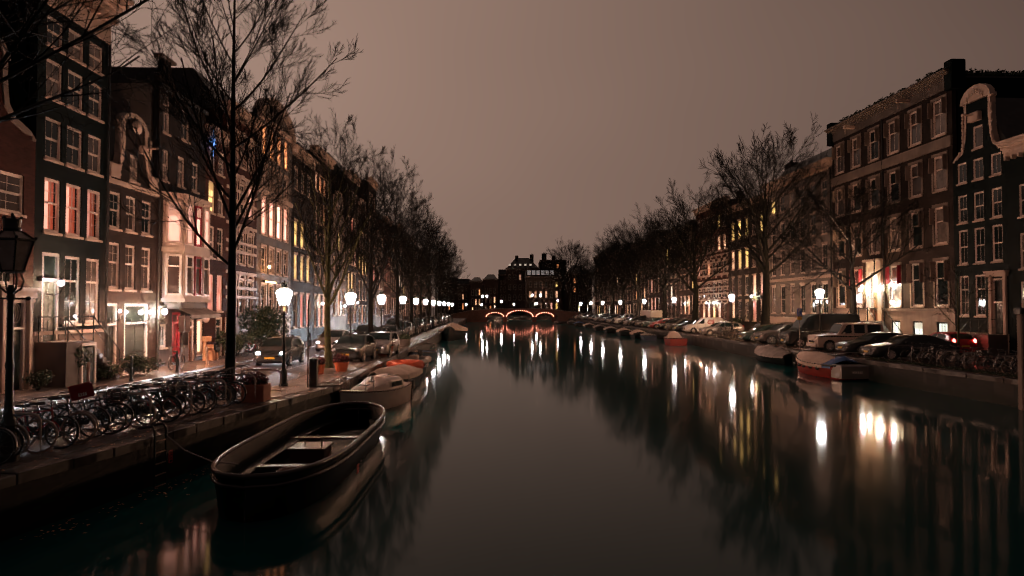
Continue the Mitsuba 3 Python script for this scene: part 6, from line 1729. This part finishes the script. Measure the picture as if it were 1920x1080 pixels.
put(k, (vv, bm.faces), 'black_plastic', D.M @ trans(.35, .8, .62), smooth=True)
k = thing('globe_lamp', 'pale unlit globe lamp on the shop wall under the bay window', 'wall lamp')
part(k, 'globe', MB().ball((1.0, .55, 2.35), .2, n=10), 'hull_white', D.M, smooth=True); part(k, 'arm', MB().tube([(1.0, 0, 2.65), (1.0, .5, 2.6), (1.0, .55, 2.5)], .02, 5), 'iron', D.M)
# bollards along the left pavement
for i, Z in enumerate((26.5, 29.5, 33.5, 36.8, 40.2, 44, 48, 52, 57, 62)):
    k = thing('bollard', f'small dark iron bollard at the edge of the left pavement, {ORD[i]} from the near end', 'bollard', 'bollards along the left pavement')
    put(k, MB().lathe([(.075, 0), (.075, .1), (.06, .13), (.055, .75), (.07, .77), (.07, .82), (.045, .85), (.065, .93), (.045, .99), (0, 1.01)], 10, trans(RL1(Z) - .25, Z, STREET)), 'rust_steel' if i % 3 == 0 else 'iron', smooth=35)
k = thing('stone_post', 'short white post by the big dark shrub on the left pavement', 'post'); p = flat(558, 655)
put(k, MB().cbox((p[0] - .17, p[1] - .17, STREET), (p[0] + .17, p[1] + .17, STREET + .95), .03), 'white_paint')
shrub('dark dense shrub in front of the black house steps', (FL(28) + .95, 28.15, STREET), (.75, .8, .95), 1800, .07, seed=1)
shrub('low green shrub beside the steps of the black house', (FL(31) + 1.2, 31.9, STREET), (.75, 1.1, .52), 1500, .06, seed=2)
shrub('low shrub by the narrow door of the brown brick house', (FL(33) + 1.0, 30.4, STREET), (.6, .7, .45), 900, .06, seed=3)
shrub('big dark evergreen growing tall behind the first lit lantern', (FL(47) + 1.5, 48.2, STREET), (1.5, 2.2, 1.9), 4200, .10, seed=4)
shrub('evergreen bush left of the tall evergreen, at the arched ground floor', (FL(45) + 1.0, 44.6, STREET), (.8, 1.1, .8), 1400, .08, seed=5)
shrub('small box bush at the foot of the cream door case', (FL(26) + .8, 26.2, STREET), (.45, .5, .45), 700, .05, seed=6)
shrub('bush beside the big elm on the right pavement', (FR(92) - 1.0, 92, STREET), (.9, 1.2, 1.0), 1000, .11, seed=8)

# ladder and mooring sign on the left quay wall
k = thing('quay_ladder', 'dark iron ladder going down the left quay wall to the water', 'ladder')
Zl = flat(301, 818)[1]
t = np.array([QL(Zl + .1) - QL(Zl - .1), .2]); t /= np.linalg.norm(t)
Ml = np.eye(4); Ml[:2, 0] = t; Ml[:2, 1] = (-t[1], t[0]); Ml[:3, 3] = (QL(Zl) + .09, Zl, 0)
m = MB()
for s in (-.21, .21): m.tube([(s, .35, 1.35), (s, .0, 1.42), (s, -.07, 1.30), (s, -.07, -.6)], .032, 7)
part(k, 'rails', m, 'iron', Ml, smooth=40)
for i in range(7): part(k, 'rung', MB().tube([(-.21, -.07, 1.05 - i * .26), (.21, -.07, 1.05 - i * .26)], .017, 6), 'rust_steel', Ml, smooth=True)
k = thing('mooring_plate', 'small orange red plate with a dark mark on the left quay wall beside the ladder', 'sign')
Zp = Zl + .55
Mp = np.eye(4); Mp[:2, 0] = t; Mp[:2, 1] = (-t[1], t[0]); Mp[:3, 3] = (QL(Zp) + .045, Zp, 0)
part(k, 'plate', MB().cbox((-.075, -.018, .42), (.075, 0, .72), .006), 'sign_red', Mp)
m = MB()
for (a, b, c, d) in ((-.045, .52, .045, .54), (-.045, .60, .045, .615), (-.045, .675, .045, .69), (.03, .61, .045, .68), (-.045, .53, -.03, .61), (-.04, .44, .04, .49)): m.box((a, -.021, b), (c, -.017, d))
part(k, 'mark', m, 'black_plastic', Mp)

# ------------------------------------------------------------------ small things on the right quay
Zp = 55.0; p = at(1466, 647, Zp)
px0, pz = p[0], STREET
k = thing('parking_sign', 'blue disabled parking sign with a yellow plate on a pale pole', 'sign')
part(k, 'pole', MB().tube([(px0, Zp - 3.4, STREET), (px0, Zp - 3.4, at(1466, 576, Zp - 3.4)[2])], .028, 7), 'paint_silver', smooth=True)
Zq = Zp - 3.4
a, b = at(1462.2, 593, Zq), at(1469.6, 578.5, Zq)
px0 = a[0] * .5 + b[0] * .5 + (p[0] - at(1466, 580, Zq)[0]) * 0
w_, z0_, z1_ = (b[0] - a[0]) / 2 + .02, a[2], b[2]
Mq = trans(p[0], Zq - .035, 0)
part(k, 'blue_plate', MB().cbox((-w_, -.012, z0_), (w_, .012, z1_), .004), 'sign_blue', Mq)
tx = meshkit.text_mesh('P', (z1_ - z0_) * .40, .004, bold=True); tx.apply_translation([-tx.bounds[:, 0].mean(), 0, 0])
A_ = np.array([[1.0, 0, 0, 0], [0, 0, -1, -.014], [0, 1, 0, z0_ + (z1_ - z0_) * .52], [0, 0, 0, 1]])
part(k, 'letter', tx, 'white_paint', Mq @ A_)
hh = z1_ - z0_; m = MB()
cx, cz = .0, z0_ + hh * .26
m.tube([(cx - .04, -.016, cz + .13), (cx - .03, -.016, cz + .02), (cx + .06, -.016, cz + .01), (cx + .10, -.016, cz - .09)], .014, 4)
m.tube([(cx - .02 + .08 * math.cos(t_), -.016, cz - .03 + .08 * math.sin(t_)) for t_ in np.linspace(1.9, 6.0, 12)], .011, 4); m.ball((cx - .045, -.018, cz + .17), .022, n=5)
part(k, 'wheelchair_symbol', m, 'white_paint', Mq)
part(k, 'yellow_plate', MB().cbox((-w_, -.012, z0_ - .26), (w_, .012, z0_ - .03), .004), 'sign_yellow', Mq)
k = thing('stone_pier', 'tall brown stone pier rising from the water at the right edge', 'pier')
p = at(1917, 650, 29.5)
part(k, 'shaft', MB().cbox((p[0] - .24, 29.2, -.8), (p[0] + .5, 29.5, 3.9), .04), 'stone_buff')
part(k, 'cap', MB().cbox((p[0] - .30, 29.12, 3.9), (p[0] + .6, 29.6, 4.15), .05), 'iron')
part(k, 'ring', MB().add(*ring(.16, .03, 18, 6), trans(p[0] - .05, 29.12, 2.1)), 'iron', smooth=True)
# fallen leaves and litter on the quays
r = np.random.default_rng(12); m = MB()
for q, n_, y0, y1 in ((QL, 500, 12, 40), (QR, 700, 30, 60)):
    y = r.uniform(y0, y1, n_); s = 1 if q is QR else -1
    x = q(y) + s * r.uniform(.05, 3.2, n_) ** 1.0
    c = np.stack([x, y, np.full(n_, STREET + .014)], 1); a = r.uniform(0, 6.28, n_); sz = r.uniform(.03, .07, n_)
    V = np.stack([c + np.stack([np.cos(a + k_ * 1.571) * sz * (1 if k_ % 2 else .55), np.sin(a + k_ * 1.571) * sz * (1 if k_ % 2 else .55), r.uniform(0, .02, n_)], 1) for k_ in range(4)], 1)
    m.add(V.reshape(-1, 3), (np.array([[0, 1, 2], [0, 2, 3]])[None] + (np.arange(n_) * 4)[:, None, None]).reshape(-1, 3))
k = thing('fallen_leaves', 'wet fallen leaves scattered along the quay edges', 'leaves', kind='stuff'); put(k, m, 'cardboard')
m = MB(); n_ = 5000
y = r.uniform(30.6, 43, n_); x = QR(y) + r.uniform(.5, 1.3, n_) + .25 * meshkit.noise(np.stack([y * .6, y * 0, y * 0], 1)); hgt = r.uniform(.04, .13, n_); a = r.uniform(0, 6.28, n_)
V = np.stack([np.stack([x - .012 * np.cos(a), y - .012 * np.sin(a), y * 0 + STREET], 1), np.stack([x + .012 * np.cos(a), y + .012 * np.sin(a), y * 0 + STREET], 1), np.stack([x + r.normal(0, .04, n_), y + r.normal(0, .04, n_), STREET + hgt], 1)], 1)
m.add(V.reshape(-1, 3), np.arange(n_ * 3).reshape(-1, 3))
k = thing('grass', 'rough grass growing along the right quay edge by the bicycles', 'grass', kind='stuff'); put(k, m, 'leaf')

# leaves and scum drifting along the left quay wall
r = np.random.default_rng(31); n_ = 260; m = MB()
y = r.uniform(13, 27, n_); x = QL(y) + .12 + np.abs(r.normal(0, .45, n_)); a = r.uniform(0, 6.28, n_); sz = r.uniform(.025, .06, n_)
c = np.stack([x, y, np.full(n_, .006)], 1)
V = np.stack([c + np.stack([np.cos(a + q * 1.571) * sz * (1 if q % 2 else .5), np.sin(a + q * 1.571) * sz * (1 if q % 2 else .5), 0 * a], 1) for q in range(4)], 1)
m.add(V.reshape(-1, 3), (np.array([[0, 1, 2], [0, 2, 3]])[None] + (np.arange(n_) * 4)[:, None, None]).reshape(-1, 3))
k = thing('floating_leaves', 'dead leaves floating on the water along the left quay wall', 'leaves', kind='stuff'); put(k, m, 'cardboard')
